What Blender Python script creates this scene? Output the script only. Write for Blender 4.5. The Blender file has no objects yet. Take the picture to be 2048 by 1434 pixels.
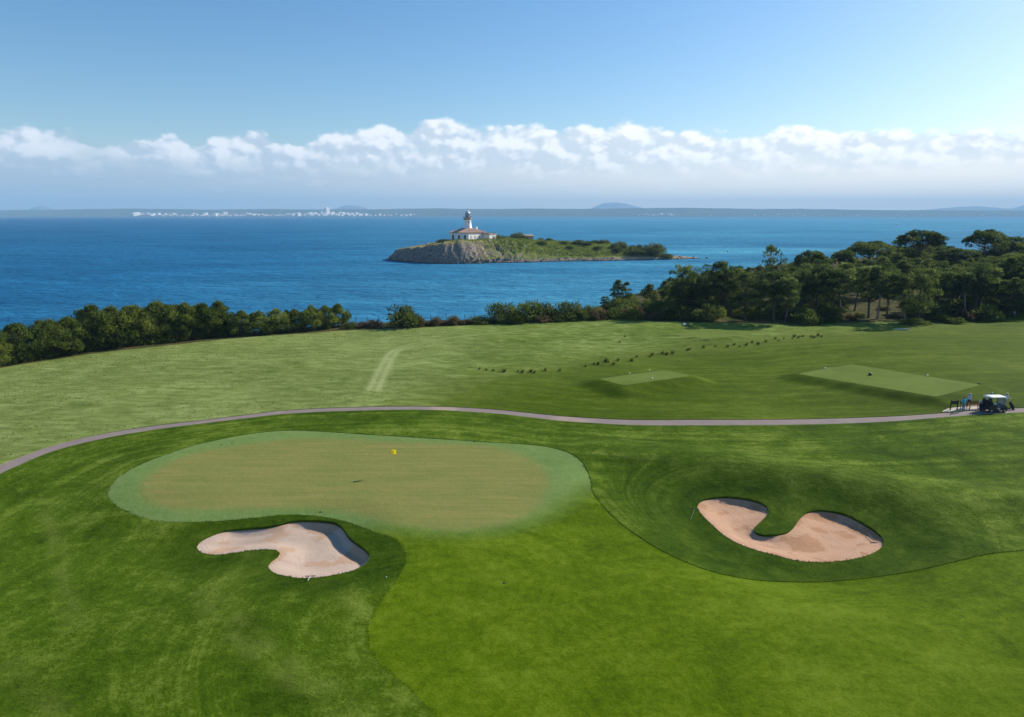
import bpy, bmesh, math, random
import numpy as np
from mathutils import Vector, Matrix, noise
from mathutils.geometry import delaunay_2d_cdt

random.seed(7)
RNG = np.random.default_rng(11)
SC = bpy.context.scene
COL = SC.collection
PI = math.pi

# ------------------------------------------------------------------ camera
W_PX, H_PX = 2048.0, 1434.0
F_PX = 1365.0
HORIZON = 430.0
CAM_Z = 22.0
SEA_Z = -5.0
PITCH = math.atan((H_PX / 2 - HORIZON) / F_PX)
cp, sp = math.cos(PITCH), math.sin(PITCH)

def ray(px, py):
    a = (px - W_PX / 2) / F_PX
    b = (H_PX / 2 - py) / F_PX
    return (a, cp + b * sp, -sp + b * cp)

def at(px, py, z=0.0):
    d = ray(px, py)
    t = (z - CAM_Z) / d[2]
    return (d[0] * t, d[1] * t)

def at_dist(px, py, dist):
    d = ray(px, py)
    t = dist / d[1]
    return (d[0] * t, dist, CAM_Z + d[2] * t)

cam = bpy.data.cameras.new("camera")
cam.sensor_width = 36.0
cam.lens = 36.0 * F_PX / W_PX
cam.clip_start = 0.5
cam.clip_end = 60000
cam_o = bpy.data.objects.new("camera", cam)
cam_o.location = (0, 0, CAM_Z)
cam_o.rotation_euler = (PI / 2 - PITCH, 0, 0)
COL.objects.link(cam_o)
SC.camera = cam_o

# ------------------------------------------------------------------ helpers
def set_props(o, label=None, cat=None, group=None, kind=None):
    if label: o["label"] = label
    if cat: o["category"] = cat
    if group: o["group"] = group
    if kind: o["kind"] = kind
    return o

def empty(name, loc=(0, 0, 0), rz=0.0, scale=1.0):
    o = bpy.data.objects.new(name, None)
    o.empty_display_size = 0.3
    o.location = loc
    o.rotation_euler = (0, 0, rz)
    if scale != 1.0:
        o.scale = (scale, scale, scale) if not hasattr(scale, "__len__") else scale
    COL.objects.link(o)
    return o

def link_mesh(name, me, parent=None, loc=None, rz=0.0, scale=None):
    o = bpy.data.objects.new(name, me)
    COL.objects.link(o)
    if parent: o.parent = parent
    if loc is not None: o.location = loc
    if rz: o.rotation_euler = (0, 0, rz)
    if scale is not None: o.scale = scale
    return o

class MB:
    """collects faces, then builds one mesh"""
    def __init__(s):
        s.v = []; s.f = []; s.m = []; s.sm = []; s.t = []
        s.mi = 0; s.smooth = False; s.tint = 0.5
    def add(s, verts, faces):
        b = len(s.v)
        s.v += [tuple(p) for p in verts]
        s.t += [s.tint] * len(verts)
        for f in faces:
            s.f.append(tuple(b + i for i in f)); s.m.append(s.mi); s.sm.append(s.smooth)
        return b
    def box(s, c, size, rz=0.0, taper=1.0, ry=0.0, rx=0.0, bev=0.0):
        x, y, z = size[0] / 2, size[1] / 2, size[2] / 2
        M = Matrix.Translation(c) @ Matrix.Rotation(rz, 4, 'Z') @ Matrix.Rotation(ry, 4, 'Y') @ Matrix.Rotation(rx, 4, 'X')
        if bev <= 0:
            vs = [(-x, -y, -z), (x, -y, -z), (x, y, -z), (-x, y, -z),
                  (-x * taper, -y * taper, z), (x * taper, -y * taper, z), (x * taper, y * taper, z), (-x * taper, y * taper, z)]
            s.add([M @ Vector(p) for p in vs], [(0, 3, 2, 1), (4, 5, 6, 7), (0, 1, 5, 4), (1, 2, 6, 5), (2, 3, 7, 6), (3, 0, 4, 7)])
        else:
            bm = bmesh.new()
            bmesh.ops.create_cube(bm, size=1.0)
            for q in bm.verts:
                k = taper if q.co.z > 0 else 1.0
                q.co = Vector((q.co.x * 2 * x * k, q.co.y * 2 * y * k, q.co.z * 2 * z))
            bmesh.ops.bevel(bm, geom=bm.edges[:], offset=bev, segments=2, affect='EDGES', profile=0.5)
            bm.verts.index_update()
            s.add([M @ q.co for q in bm.verts], [[q.index for q in f.verts] for f in bm.faces])
            bm.free()
    def tube(s, pts, rads, n=8, cap=True):
        pts = [Vector(p) for p in pts]
        rings = []
        up = Vector((0.13, 0.31, 0.94)).normalized()
        for i, p in enumerate(pts):
            d = (pts[min(i + 1, len(pts) - 1)] - pts[max(i - 1, 0)]).normalized()
            a = d.cross(up)
            if a.length < 1e-3: a = d.cross(Vector((1, 0, 0)))
            a.normalize(); b = d.cross(a)
            r = rads[i] if hasattr(rads, "__len__") else rads
            rings.append([p + a * (r * math.cos(2 * PI * k / n)) + b * (r * math.sin(2 * PI * k / n)) for k in range(n)])
        vs = [q for r in rings for q in r]
        fs = []
        for i in range(len(pts) - 1):
            for k in range(n):
                k2 = (k + 1) % n
                fs.append((i * n + k, (i + 1) * n + k, (i + 1) * n + k2, i * n + k2))
        if cap:
            fs.append(tuple(range(n)))
            fs.append(tuple((len(pts) - 1) * n + k for k in reversed(range(n))))
        s.add(vs, fs)
    def lathe(s, prof, n=24, c=(0, 0, 0), axis='Z'):
        vs = []; fs = []
        for r, z in prof:
            for k in range(n):
                a = 2 * PI * k / n
                if axis == 'Z': vs.append((c[0] + r * math.cos(a), c[1] + r * math.sin(a), c[2] + z))
                elif axis == 'Y': vs.append((c[0] + r * math.cos(a), c[1] + z, c[2] + r * math.sin(a)))
                else: vs.append((c[0] + z, c[1] + r * math.cos(a), c[2] + r * math.sin(a)))
        m = len(prof)
        for i in range(m - 1):
            for k in range(n):
                k2 = (k + 1) % n
                fs.append((i * n + k, i * n + k2, (i + 1) * n + k2, (i + 1) * n + k))
        if prof[0][0] > 1e-4: fs.append(tuple(reversed(range(n))))
        if prof[-1][0] > 1e-4: fs.append(tuple((m - 1) * n + k for k in range(n)))
        s.add(vs, fs)
    def prism(s, poly, y0, y1, M=None):
        """polygon in XZ extruded along Y"""
        n = len(poly)
        vs = [(x, y0, z) for x, z in poly] + [(x, y1, z) for x, z in poly]
        if M is not None: vs = [M @ Vector(p) for p in vs]
        fs = [tuple(range(n)), tuple(reversed(range(n, 2 * n)))]
        fs += [(i, n + i, n + (i + 1) % n, (i + 1) % n) for i in range(n)]
        s.add(vs, fs)
    def mesh(s, name, mats, tint=False):
        me = bpy.data.meshes.new(name)
        me.from_pydata(s.v, [], s.f)
        for m in (mats if isinstance(mats, (list, tuple)) else [mats]): me.materials.append(m)
        me.polygons.foreach_set("material_index", s.m)
        me.polygons.foreach_set("use_smooth", s.sm)
        if tint:
            a = me.attributes.new("tint", 'FLOAT', 'POINT')
            a.data.foreach_set("value", s.t)
        me.update()
        return me
    def build(s, name, mats, parent=None, loc=None, rz=0.0, tint=False):
        return link_mesh(name, s.mesh(name, mats, tint), parent, loc, rz)

def copy_thing(o, parent=None, meshes=None):
    c = o.copy(); COL.objects.link(c)
    if parent: c.parent = parent
    for ch in [x for x in bpy.data.objects if x.parent == o]:
        copy_thing(ch, c)
    return c

# ------------------------------------------------------------------ node helper
class NT:
    def __init__(s, nt):
        s.nt = nt; s.n = nt.nodes; s.l = nt.links
    def put(s, sock, v):
        if hasattr(v, "is_linked") or isinstance(v, bpy.types.NodeSocket): s.l.new(v, sock)
        elif v is not None:
            try: sock.default_value = v
            except Exception:
                sock.default_value = (*v, 1.0)
    def node(s, t, **kw):
        x = s.n.new(t)
        for k, v in kw.items(): setattr(x, k, v)
        return x
    def math(s, op, a, b=None, c=None, clamp=False):
        x = s.node("ShaderNodeMath", operation=op, use_clamp=clamp)
        s.put(x.inputs[0], a)
        if b is not None: s.put(x.inputs[1], b)
        if c is not None: s.put(x.inputs[2], c)
        return x.outputs[0]
    def add(s, a, b): return s.math('ADD', a, b)
    def sub(s, a, b): return s.math('SUBTRACT', a, b)
    def mul(s, a, b): return s.math('MULTIPLY', a, b)
    def mr(s, v, a, b, c=0.0, d=1.0, smooth=True):
        x = s.node("ShaderNodeMapRange", interpolation_type='SMOOTHSTEP' if smooth else 'LINEAR')
        for i, q in enumerate((v, a, b, c, d)): s.put(x.inputs[i], q)
        return x.outputs[0]
    def mix(s, f, a, b, blend='MIX'):
        x = s.node("ShaderNodeMix", data_type='RGBA', blend_type=blend)
        s.put(x.inputs[0], f); s.put(x.inputs[6], a); s.put(x.inputs[7], b)
        return x.outputs[2]
    def noise(s, vec, scale, detail=3.0, rough=0.5, lac=2.0, dist=0.0, out=0):
        x = s.node("ShaderNodeTexNoise", noise_dimensions='3D')
        if vec is not None: s.put(x.inputs["Vector"], vec)
        s.put(x.inputs["Scale"], scale); s.put(x.inputs["Detail"], detail); s.put(x.inputs["Roughness"], rough)
        s.put(x.inputs["Lacunarity"], lac); s.put(x.inputs["Distortion"], dist)
        return x.outputs[out]
    def xyz(s, a, b, c):
        x = s.node("ShaderNodeCombineXYZ")
        for i, q in enumerate((a, b, c)): s.put(x.inputs[i], q)
        return x.outputs[0]
    def sep(s, v):
        x = s.node("ShaderNodeSeparateXYZ"); s.l.new(v, x.inputs[0]); return x.outputs
    def attr(s, name):
        return s.node("ShaderNodeAttribute", attribute_name=name).outputs["Fac"]
    def mapping(s, vec, scale=(1, 1, 1), rot=(0, 0, 0), loc=(0, 0, 0)):
        x = s.node("ShaderNodeMapping")
        s.l.new(vec, x.inputs[0]); x.inputs["Scale"].default_value = scale
        x.inputs["Rotation"].default_value = rot; x.inputs["Location"].default_value = loc
        return x.outputs[0]
    def bump(s, h, strength=0.5, dist=0.05, normal=None):
        x = s.node("ShaderNodeBump"); s.put(x.inputs["Height"], h)
        x.inputs["Strength"].default_value = strength; x.inputs["Distance"].default_value = dist
        if normal is not None: s.l.new(normal, x.inputs["Normal"])
        return x.outputs[0]

def new_mat(name):
    m = bpy.data.materials.new(name); m.use_nodes = True
    t = NT(m.node_tree)
    b = m.node_tree.nodes["Principled BSDF"]
    return m, t, b

def plain(name, col, rough=0.6, metal=0.0, var=0.12, scale=8.0, spec=0.4, bump=0.0, coat=0.0):
    m, t, b = new_mat(name)
    co = t.node("ShaderNodeTexCoord").outputs["Object"]
    n = t.noise(co, scale, 4, 0.6)
    dk = tuple(c * (1 - var) for c in col); lt = tuple(min(1, c * (1 + var)) for c in col)
    t.put(b.inputs["Base Color"], t.mix(n, (*dk, 1), (*lt, 1)))
    t.put(b.inputs["Roughness"], t.mr(n, 0.2, 0.8, rough * 0.85, min(1, rough * 1.15)))
    b.inputs["Metallic"].default_value = metal
    b.inputs["Specular IOR Level"].default_value = spec
    if coat: b.inputs["Coat Weight"].default_value = coat
    if bump: t.put(b.inputs["Normal"], t.bump(n, bump, 0.02))
    return m

def wpos(t):
    return t.node("ShaderNodeNewGeometry").outputs["Position"]
# ------------------------------------------------------------------ light and sky
SUN_EL = math.radians(31.0)
SUN_AZ = math.radians(60.0)          # to the right of straight ahead (+Y)
SDIR = Vector((math.sin(SUN_AZ) * math.cos(SUN_EL), math.cos(SUN_AZ) * math.cos(SUN_EL), math.sin(SUN_EL)))
sl = bpy.data.lights.new("sun", 'SUN')
sl.energy = 4.2; sl.angle = math.radians(0.6); sl.color = (1.0, 0.93, 0.83)
so = bpy.data.objects.new("sun", sl)
so.rotation_euler = SDIR.to_track_quat('Z', 'Y').to_euler()
so.location = SDIR * 200
COL.objects.link(so)

world = bpy.data.worlds.new("World"); SC.world = world
world.use_nodes = True
t = NT(world.node_tree)
bg = world.node_tree.nodes["Background"]
SKY_STRENGTH = 0.089
SKY_SAT = 1.3
CL_HI_L, CL_HI_R = (6.7, 7.0, 7.5, 1), (9.4, 9.4, 9.4, 1)
CL_LO_L, CL_LO_R = (3.9, 4.7, 5.7, 1), (6.6, 7.1, 7.5, 1)
VEIL_L, VEIL_R = (3.4, 4.1, 5.0, 1), (9.6, 9.0, 8.3, 1)
bg.inputs["Strength"].default_value = SKY_STRENGTH
sky = t.node("ShaderNodeTexSky", sky_type='NISHITA')
sky.sun_disc = False; sky.sun_elevation = SUN_EL; sky.sun_rotation = SUN_AZ
sky.altitude = 20.0; sky.air_density = 1.0; sky.dust_density = 0.65; sky.ozone_density = 2.2
gen = t.node("ShaderNodeTexCoord").outputs["Generated"]
sx, sy, sz = t.sep(gen)
hor = t.math('SQRT', t.add(t.mul(sx, sx), t.mul(sy, sy)))
E = t.math('DIVIDE', sz, t.math('MAXIMUM', hor, 1e-4))
A = t.math('ARCTAN2', sx, sy)

def ang(px, py):
    d = ray(px, py)
    return math.atan2(d[0], d[1]), d[2] / math.hypot(d[0], d[1])

TOPS = [(0, 260), (40, 257), (145, 257), (185, 272), (240, 270), (300, 288), (335, 276), (385, 292), (420, 275), (470, 262),
        (515, 259), (548, 285), (590, 288), (630, 274), (690, 260), (735, 262), (762, 244), (800, 253), (840, 250), (910, 243),
        (960, 250), (1020, 240), (1060, 240), (1105, 253), (1170, 260), (1205, 258), (1245, 242), (1290, 245), (1330, 257),
        (1370, 268), (1440, 266), (1500, 275), (1550, 262), (1590, 250), (1640, 254), (1700, 258), (1770, 264), (1830, 262),
        (1890, 255), (1960, 257), (2048, 264)]
fc = t.node("ShaderNodeFloatCurve")
A0, A1, E0, E1 = -0.66, 0.66, 0.07, 0.16
cv = fc.mapping.curves[0]
cpts = [((ang(*p)[0] - A0) / (A1 - A0), (ang(*p)[1] - E0) / (E1 - E0)) for p in TOPS]
cv.points[0].location = (0.0, cpts[0][1]); cv.points[1].location = (1.0, cpts[-1][1])
for p in cpts: cv.points.new(*p)
fc.mapping.update()
t.put(fc.inputs["Value"], t.mr(A, A0, A1, 0, 1, smooth=False))
Etop = t.mr(fc.outputs[0], 0, 1, E0, E1, smooth=False)

def cloudvec(ox=0.0, oe=0.0):
    return t.xyz(t.add(A, ox), t.mul(t.add(E, oe), 1.5), 3.7)
wob = t.noise(cloudvec(), 55.0, 4, 0.6, out=1)
wv = t.node("ShaderNodeVectorMath", operation='SCALE'); t.l.new(wob, wv.inputs[0]); wv.inputs["Scale"].default_value = 0.009
def billow(ox=0.0, oe=0.0):
    a = t.node("ShaderNodeVectorMath", operation='ADD'); t.l.new(cloudvec(ox, oe), a.inputs[0]); t.l.new(wv.outputs[0], a.inputs[1])
    vec = a.outputs[0]
    v = None
    for sc, w in ((15.0, 0.54), (37.0, 0.34), (95.0, 0.15)):
        vo = t.node("ShaderNodeTexVoronoi", feature='SMOOTH_F1', voronoi_dimensions='3D')
        t.put(vo.inputs["Vector"], vec); vo.inputs["Scale"].default_value = sc; vo.inputs["Smoothness"].default_value = 0.35
        q = t.mul(t.math('SUBTRACT', 0.8, vo.outputs["Distance"]), w)
        v = q if v is None else t.add(v, q)
    return t.add(v, t.mul(t.sub(t.noise(vec, 90.0, 6, 0.65), 0.5), 0.20))      # about 0.15 .. 0.7
n0 = billow(); n1 = billow(0.0085, 0.0075)
depth = t.math('DIVIDE', t.sub(t.sub(Etop, 0.0025), E), 0.010)      # 0 at the silhouette, grows downward
dens = t.add(depth, t.mul(t.sub(n0, 0.21), 3.8))
topa = t.mr(dens, 0.0, 0.9)
# cloud base: soft, broken
basen = t.noise(t.xyz(A, t.mul(E, 3.0), 9.1), 11.0, 6, 0.6)
basee = t.add(0.062, t.mul(t.sub(basen, 0.5), 0.046))
basea = t.mr(t.sub(E, basee), -0.020, 0.020)
right = t.mr(A, -0.6, 0.55)
thin = t.mr(t.add(t.mul(n0, 1.0), t.mul(t.noise(t.xyz(A, E, 4.4), 9.0, 3, 0.5), 0.5)), 0.25, 0.60, 0.72, 1.0)
alpha = t.mul(t.mul(topa, basea), t.mr(right, 0.0, 0.5, thin, t.math('MAXIMUM', thin, 0.85), smooth=False))
lit = t.mr(t.add(t.mul(t.sub(n0, n1), 3.6), t.sub(0.60, t.mul(depth, 0.058))), 0.02, 0.92)
ccol_hi = t.mix(right, CL_HI_L, CL_HI_R)
ccol_lo = t.mix(right, CL_LO_L, CL_LO_R)
ccol = t.mix(lit, ccol_lo, ccol_hi)
# veil of far, flat cloud under the bank and small detached scraps
veil = t.mul(t.mr(E, 0.100, 0.055), 0.85)
veiln = t.noise(t.xyz(A, t.mul(E, 4.0), 2.2), 16.0, 7, 0.6)
veilc = t.mix(right, VEIL_L, VEIL_R)
scr = t.mul(t.mr(veiln, 0.52, 0.70), t.mul(t.mr(E, 0.018, 0.05), t.mr(E, 0.105, 0.075)))
veilc = t.mix(t.mul(scr, 0.55), veilc, ccol_hi)
hs = t.node("ShaderNodeHueSaturation"); hs.inputs["Saturation"].default_value = SKY_SAT; hs.inputs["Value"].default_value = 1.0
t.l.new(sky.outputs[0], hs.inputs["Color"])
base = hs.outputs[0]
c1 = t.mix(veil, base, veilc)
c2 = t.mix(alpha, c1, ccol)
t.l.new(base, bg.inputs["Color"])
bgc = t.node("ShaderNodeBackground"); bgc.inputs["Strength"].default_value = SKY_STRENGTH
t.l.new(c2, bgc.inputs["Color"])
mxs = t.node("ShaderNodeMixShader")
inband = t.mul(t.math('LESS_THAN', E, 0.165), t.math('GREATER_THAN', E, -0.02))
t.l.new(inband, mxs.inputs[0]); t.l.new(bg.outputs[0], mxs.inputs[1]); t.l.new(bgc.outputs[0], mxs.inputs[2])
wo = [n for n in world.node_tree.nodes if n.type == 'OUTPUT_WORLD'][0]
t.l.new(mxs.outputs[0], wo.inputs["Surface"])
SC.view_settings.view_transform = 'Standard'
SC.view_settings.look = 'None'
SC.view_settings.exposure = 0.7
SC.view_settings.gamma = 1.0
SC.cycles.use_denoising = True
SC.cycles.max_bounces = 6
SC.cycles.volume_bounces = 0
SC.cycles.transparent_max_bounces = 8
SC.cycles.use_adaptive_sampling = True
# ------------------------------------------------------------------ outlines traced from the photograph (pixels)
def dens(pts, step=14.0, closed=True):
    """Catmull-Rom through the traced points"""
    n = len(pts); out = []
    rng = range(n if closed else n - 1)
    g = (lambda i: pts[i % n]) if closed else (lambda i: pts[max(0, min(n - 1, i))])
    for i in rng:
        p0, p1, p2, p3 = g(i - 1), g(i), g(i + 1), g(i + 2)
        L = math.hypot(p2[0] - p1[0], p2[1] - p1[1])
        k = max(1, int(L / step))
        for j in range(k):
            u = j / k
            out.append(tuple(0.5 * ((2 * p1[c]) + (-p0[c] + p2[c]) * u + (2 * p0[c] - 5 * p1[c] + 4 * p2[c] - p3[c]) * u * u
                       + (-p0[c] + 3 * p1[c] - 3 * p2[c] + p3[c]) * u ** 3) for c in (0, 1)))
    if not closed: out.append(tuple(pts[-1]))
    return out

MOWN_TOP = [(214, 992), (218, 975), (230, 960), (250, 945), (290, 925), (330, 910), (380, 893), (430, 881), (480, 871), (530, 864), (580, 861),
            (640, 863), (720, 868), (800, 873), (880, 878), (960, 883), (1040, 888), (1090, 893), (1125, 901), (1150, 912), (1167, 927), (1178, 948),
            (1183, 965), (1184, 980)]
MOWN_RIGHT = [(1192, 995), (1205, 1010), (1225, 1032), (1250, 1053), (1280, 1075), (1310, 1094), (1340, 1110), (1380, 1128), (1420, 1142),
              (1470, 1154), (1520, 1161), (1580, 1164), (1640, 1164), (1700, 1160), (1760, 1153), (1820, 1144), (1870, 1133), (1920, 1121),
              (1980, 1108), (2048, 1101), (2150, 1096), (2320, 1094)]
MOWN_LEFT = [(905, 1470), (868, 1434), (845, 1407), (825, 1385), (802, 1364), (779, 1345), (759, 1326), (747, 1310), (737, 1288), (734, 1265),
             (737, 1248), (744, 1231), (753, 1213), (765, 1196), (779, 1177), (793, 1159), (805, 1141), (811, 1125), (812, 1109), (802, 1090),
             (787, 1076), (750, 1065)]
MOWN_LOW = [(714, 1051), (677, 1040), (628, 1032), (572, 1030), (531, 1034), (482, 1039), (433, 1043), (384, 1045), (345, 1045), (310, 1042),
            (275, 1033), (245, 1020), (225, 1006)]
GREEN = [(281, 985), (286, 967), (309, 944), (342, 924), (390, 906), (454, 894.6), (517, 886), (581, 879), (644, 878), (720, 880), (762, 884),
         (871, 887), (953, 890), (994, 896), (1035, 908), (1071, 925), (1093, 947), (1097, 968), (1087, 993), (1068, 1018), (1035, 1037), (994, 1050),
         (940, 1057), (885, 1057), (817, 1050), (762, 1040), (721, 1029), (682, 1021), (632, 1017), (581, 1015), (505, 1016), (428, 1019), (378, 1020),
         (340, 1015), (307, 1005), (286, 995)]
DIVIDER = [(1184, 980), (1150, 1000), (1110, 1026), (1060, 1048), (1000, 1062), (930, 1069), (870, 1068), (810, 1061), (770, 1061), (750, 1065)]
BUNKER_L = [(393, 1095), (397, 1088), (409, 1079), (433, 1068), (458, 1060.5), (494, 1057), (531, 1054), (562, 1049), (580, 1044), (604, 1041),
            (641, 1041.5), (672, 1046), (687, 1058), (697, 1073), (711, 1085), (731, 1099), (740, 1112), (737, 1122), (726, 1132), (706, 1141.5),
            (677, 1149), (641, 1155), (604, 1157), (580, 1154), (555, 1149), (541, 1141.5), (536, 1133), (542, 1124), (555, 1115), (560, 1107),
            (553, 1101), (536, 1099.6), (506, 1101), (470, 1106), (440, 1110), (416, 1109), (400, 1104)]
BUNKER_R = [(1394, 1013), (1399, 1005), (1413, 998.6), (1448, 994), (1484, 996.6), (1516, 1003.5), (1533, 1013), (1538, 1024), (1530, 1036),
            (1518, 1047), (1509, 1056), (1508, 1062), (1516, 1068), (1535, 1070.6), (1557, 1069), (1577, 1064.5), (1587, 1056), (1594, 1045),
            (1604, 1033), (1618, 1024), (1638, 1021), (1667, 1023), (1697, 1031.5), (1723, 1045), (1750, 1062), (1765, 1077), (1766, 1091),
            (1755, 1102), (1736, 1111), (1704, 1119), (1667, 1124), (1631, 1125), (1594, 1122), (1557, 1113), (1521, 1103.5), (1484, 1091),
            (1460, 1079), (1440, 1064.5), (1421, 1047), (1404, 1030)]
PATH_TOP = [(-300, 1075), (-160, 1005), (-60, 955), (0, 930), (100, 893), (200, 869), (300, 853), (400, 841), (500, 829), (560, 822), (640, 817), (700, 815), (780, 813), (850, 813),
            (900, 814), (960, 817), (1000, 820), (1060, 826), (1120, 832), (1180, 836), (1240, 839), (1300, 840), (1380, 839.5), (1500, 839.5),
            (1600, 838.5), (1700, 836), (1800, 832), (1860, 828), (1910, 824), (1960, 820), (2048, 816), (2200, 814), (2500, 812)]
PATH_BOT = [(-300, 1105), (-160, 1030), (-60, 976), (0, 948), (100, 905), (200, 879), (300, 861), (400, 848), (500, 836), (560, 829), (640, 824), (700, 822), (780, 820), (850, 820),
            (900, 821.5), (960, 825), (1000, 828), (1060, 835), (1120, 842), (1180, 846), (1240, 849.5), (1300, 851), (1380, 851), (1500, 850.5),
            (1600, 849.5), (1700, 847), (1800, 842), (1860, 837), (1910, 833), (1960, 829.5), (2048, 825), (2200, 822), (2500, 820)]
PAD = [(1884, 824.6), (1896, 817), (1915, 814.5), (1940, 813), (1966, 813), (1966, 818.5), (1910, 822.8)]
TEE_A = [(1197, 758), (1330, 740), (1384, 752), (1247, 771)]
TEE_B = [(1594, 748), (1701, 728.6), (1963, 770), (1873, 794)]
TEE_C = [(1338, 669), (1410, 659), (1535, 664), (1420, 678)]
FOREST = [(-700, 880), (-300, 805), (-150, 770), (0, 737), (100, 721), (200, 706), (350, 690), (480, 676), (600, 668), (700, 661), (850, 655), (1000, 648), (1130, 641),
          (1220, 638), (1340, 643), (1500, 646), (1600, 648), (1700, 646), (1800, 642), (1900, 638), (2000, 631), (2048, 627), (2200, 618), (2500, 612), (3000, 600)]
MEADOW_EDGE = [(880, 812), (905, 795), (1000, 757), (1120, 737), (1240, 719), (1330, 705), (1480, 690), (1560, 681), (1640, 673), (1780, 664), (1960, 648)]
TRACK_L = [(738, 781), (752, 752), (768, 722), (778, 708), (800, 696), (850, 683), (930, 673), (1050, 661), (1180, 650), (1250, 643)]
TRACK_R = [(757, 781), (768, 752), (781, 726), (788, 712), (803, 700), (850, 687)]

# ------------------------------------------------------------------ heights
def smooth(a, b, x):
    u = np.clip((x - a) / (b - a), 0, 1)
    return u * u * (3 - 2 * u)

COAST_PX = [(-900, 900), (-500, 800), (-250, 752), (0, 713), (200, 688), (350, 672), (480, 661), (600, 653), (700, 647), (850, 641), (960, 638), (1090, 632), (1180, 617)]
COAST = [at(*p) for p in COAST_PX] + [(32, 190), (55, 222), (90, 258), (140, 300), (220, 330), (400, 345), (900, 400)]
COAST_A = np.array(COAST)

def seg_dist(P, poly, closed=False):
    """distance of N points to a polyline"""
    P = np.asarray(P, float); Q = np.asarray(poly, float)
    A = Q if closed else Q[:-1]
    B = np.roll(Q, -1, 0) if closed else Q[1:]
    best = np.full(len(P), 1e18); idx = np.zeros(len(P), int)
    for i in range(len(A)):
        d = B[i] - A[i]; L = max(1e-12, float(d @ d))
        u = np.clip(((P - A[i]) @ d) / L, 0, 1)
        r = P - (A[i] + u[:, None] * d)
        q = (r * r).sum(1)
        m = q < best
        best[m] = q[m]; idx[m] = i
    return np.sqrt(best), idx

def inside(P, poly):
    P = np.asarray(P, float); Q = np.asarray(poly, float)
    x, y = P[:, 0], P[:, 1]
    c = np.zeros(len(P), bool)
    j = len(Q) - 1
    for i in range(len(Q)):
        xi, yi, xj, yj = Q[i][0], Q[i][1], Q[j][0], Q[j][1]
        if yi != yj:
            c ^= ((yi > y) != (yj > y)) & (x < (xj - xi) * (y - yi) / (yj - yi) + xi)
        j = i
    return c

LANDPOLY = [(COAST[0][0] - 300, COAST[0][1])] + COAST + [(900, -400), (COAST[0][0] - 300, -400)]
NS = [(23.0, 0.30, 1.7), (11.0, 0.12, 5.2), (47.0, 0.35, 9.4)]
TEES = [(TEE_A, 0.90, 3.3), (TEE_B, 0.72, 2.8), (TEE_C, 0.25, 2.0)]
TEE_W = [([at(*p, h) for p in q], h, w) for q, h, w in TEES]
BR_C = np.mean([at(*p) for p in BUNKER_R], 0)
BL_W0 = [at(*p) for p in dens(BUNKER_L)]
BR_W0 = [at(*p) for p in dens(BUNKER_R)]
GR_W0 = [at(*p) for p in dens(GREEN)]

def lownoise(P):
    out = np.zeros(len(P))
    for i, (x, y) in enumerate(P):
        s = 0.0
        for wl, am, off in NS:
            s += am * noise.noise((x / wl + off, y / (wl * 0.8) - off, off))
        out[i] = s
    return out

def gauss(P, c, sx, sy, rot=0.0):
    ca, sa = math.cos(rot), math.sin(rot)
    dx = P[:, 0] - c[0]; dy = P[:, 1] - c[1]
    u = (dx * ca + dy * sa) / sx; v = (-dx * sa + dy * ca) / sy
    return np.exp(-0.5 * (u * u + v * v))

RIDGE = [at(*p) for p in [(1215, 905), (1400, 925), (1600, 953), (1800, 985), (2048, 1012), (2300, 1040)]]

def height(P):
    P = np.asarray(P, float).reshape(-1, 2)
    z = lownoise(P) * smooth(200, 30, np.hypot(P[:, 0], P[:, 1] - 70)) 
    # the green sits on a low plateau
    d, _ = seg_dist(P, GR_W0, True); ins = inside(P, GR_W0)
    sd = np.where(ins, -d, d)
    z = z * smooth(-6, 5, sd) * 1.0 + 0.35 * smooth(7.0, 0.5, sd)
    z += 0.22 * smooth(-2, -16, sd) * 0
    # hollow round the right bunker with a mound ridge behind it
    d, _ = seg_dist(P, BR_W0, True); sd = np.where(inside(P, BR_W0), -d, d)
    z -= 0.75 * smooth(6.5, 0.0, sd)
    d, _ = seg_dist(P, RIDGE)
    z += 0.75 * np.exp(-0.5 * (d / 2.6) ** 2)
    # bank round the left bunker
    d, _ = seg_dist(P, BL_W0, True); sd = np.where(inside(P, BL_W0), -d, d)
    z -= 0.25 * smooth(4.0, 0.0, sd)
    for c, h, s1, s2, r in MOUNDS:
        z += h * gauss(P, c, s1, s2, r)
    # tees
    for poly, h, w in TEE_W:
        d, _ = seg_dist(P, poly, True); i = inside(P, poly)
        sd = np.where(i, -d, d)
        k = smooth(w + 0.25, -0.05, sd)
        z = z * (1 - smooth(6, 0.0, sd)) + h * k
    # scrubland rises a little to the right and far back
    z += 2.6 * smooth(165, 245, P[:, 1]) * smooth(20, 90, P[:, 0])
    z += 1.0 * smooth(70, 140, P[:, 0]) * smooth(110, 150, P[:, 1])
    # shore
    d, _ = seg_dist(P, COAST_A); ins = inside(P, LANDPOLY)
    sd = np.where(ins, d, -d)
    k = smooth(-7.5, 0.8, sd)
    return z * k - 8.0 * (1 - k)

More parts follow.
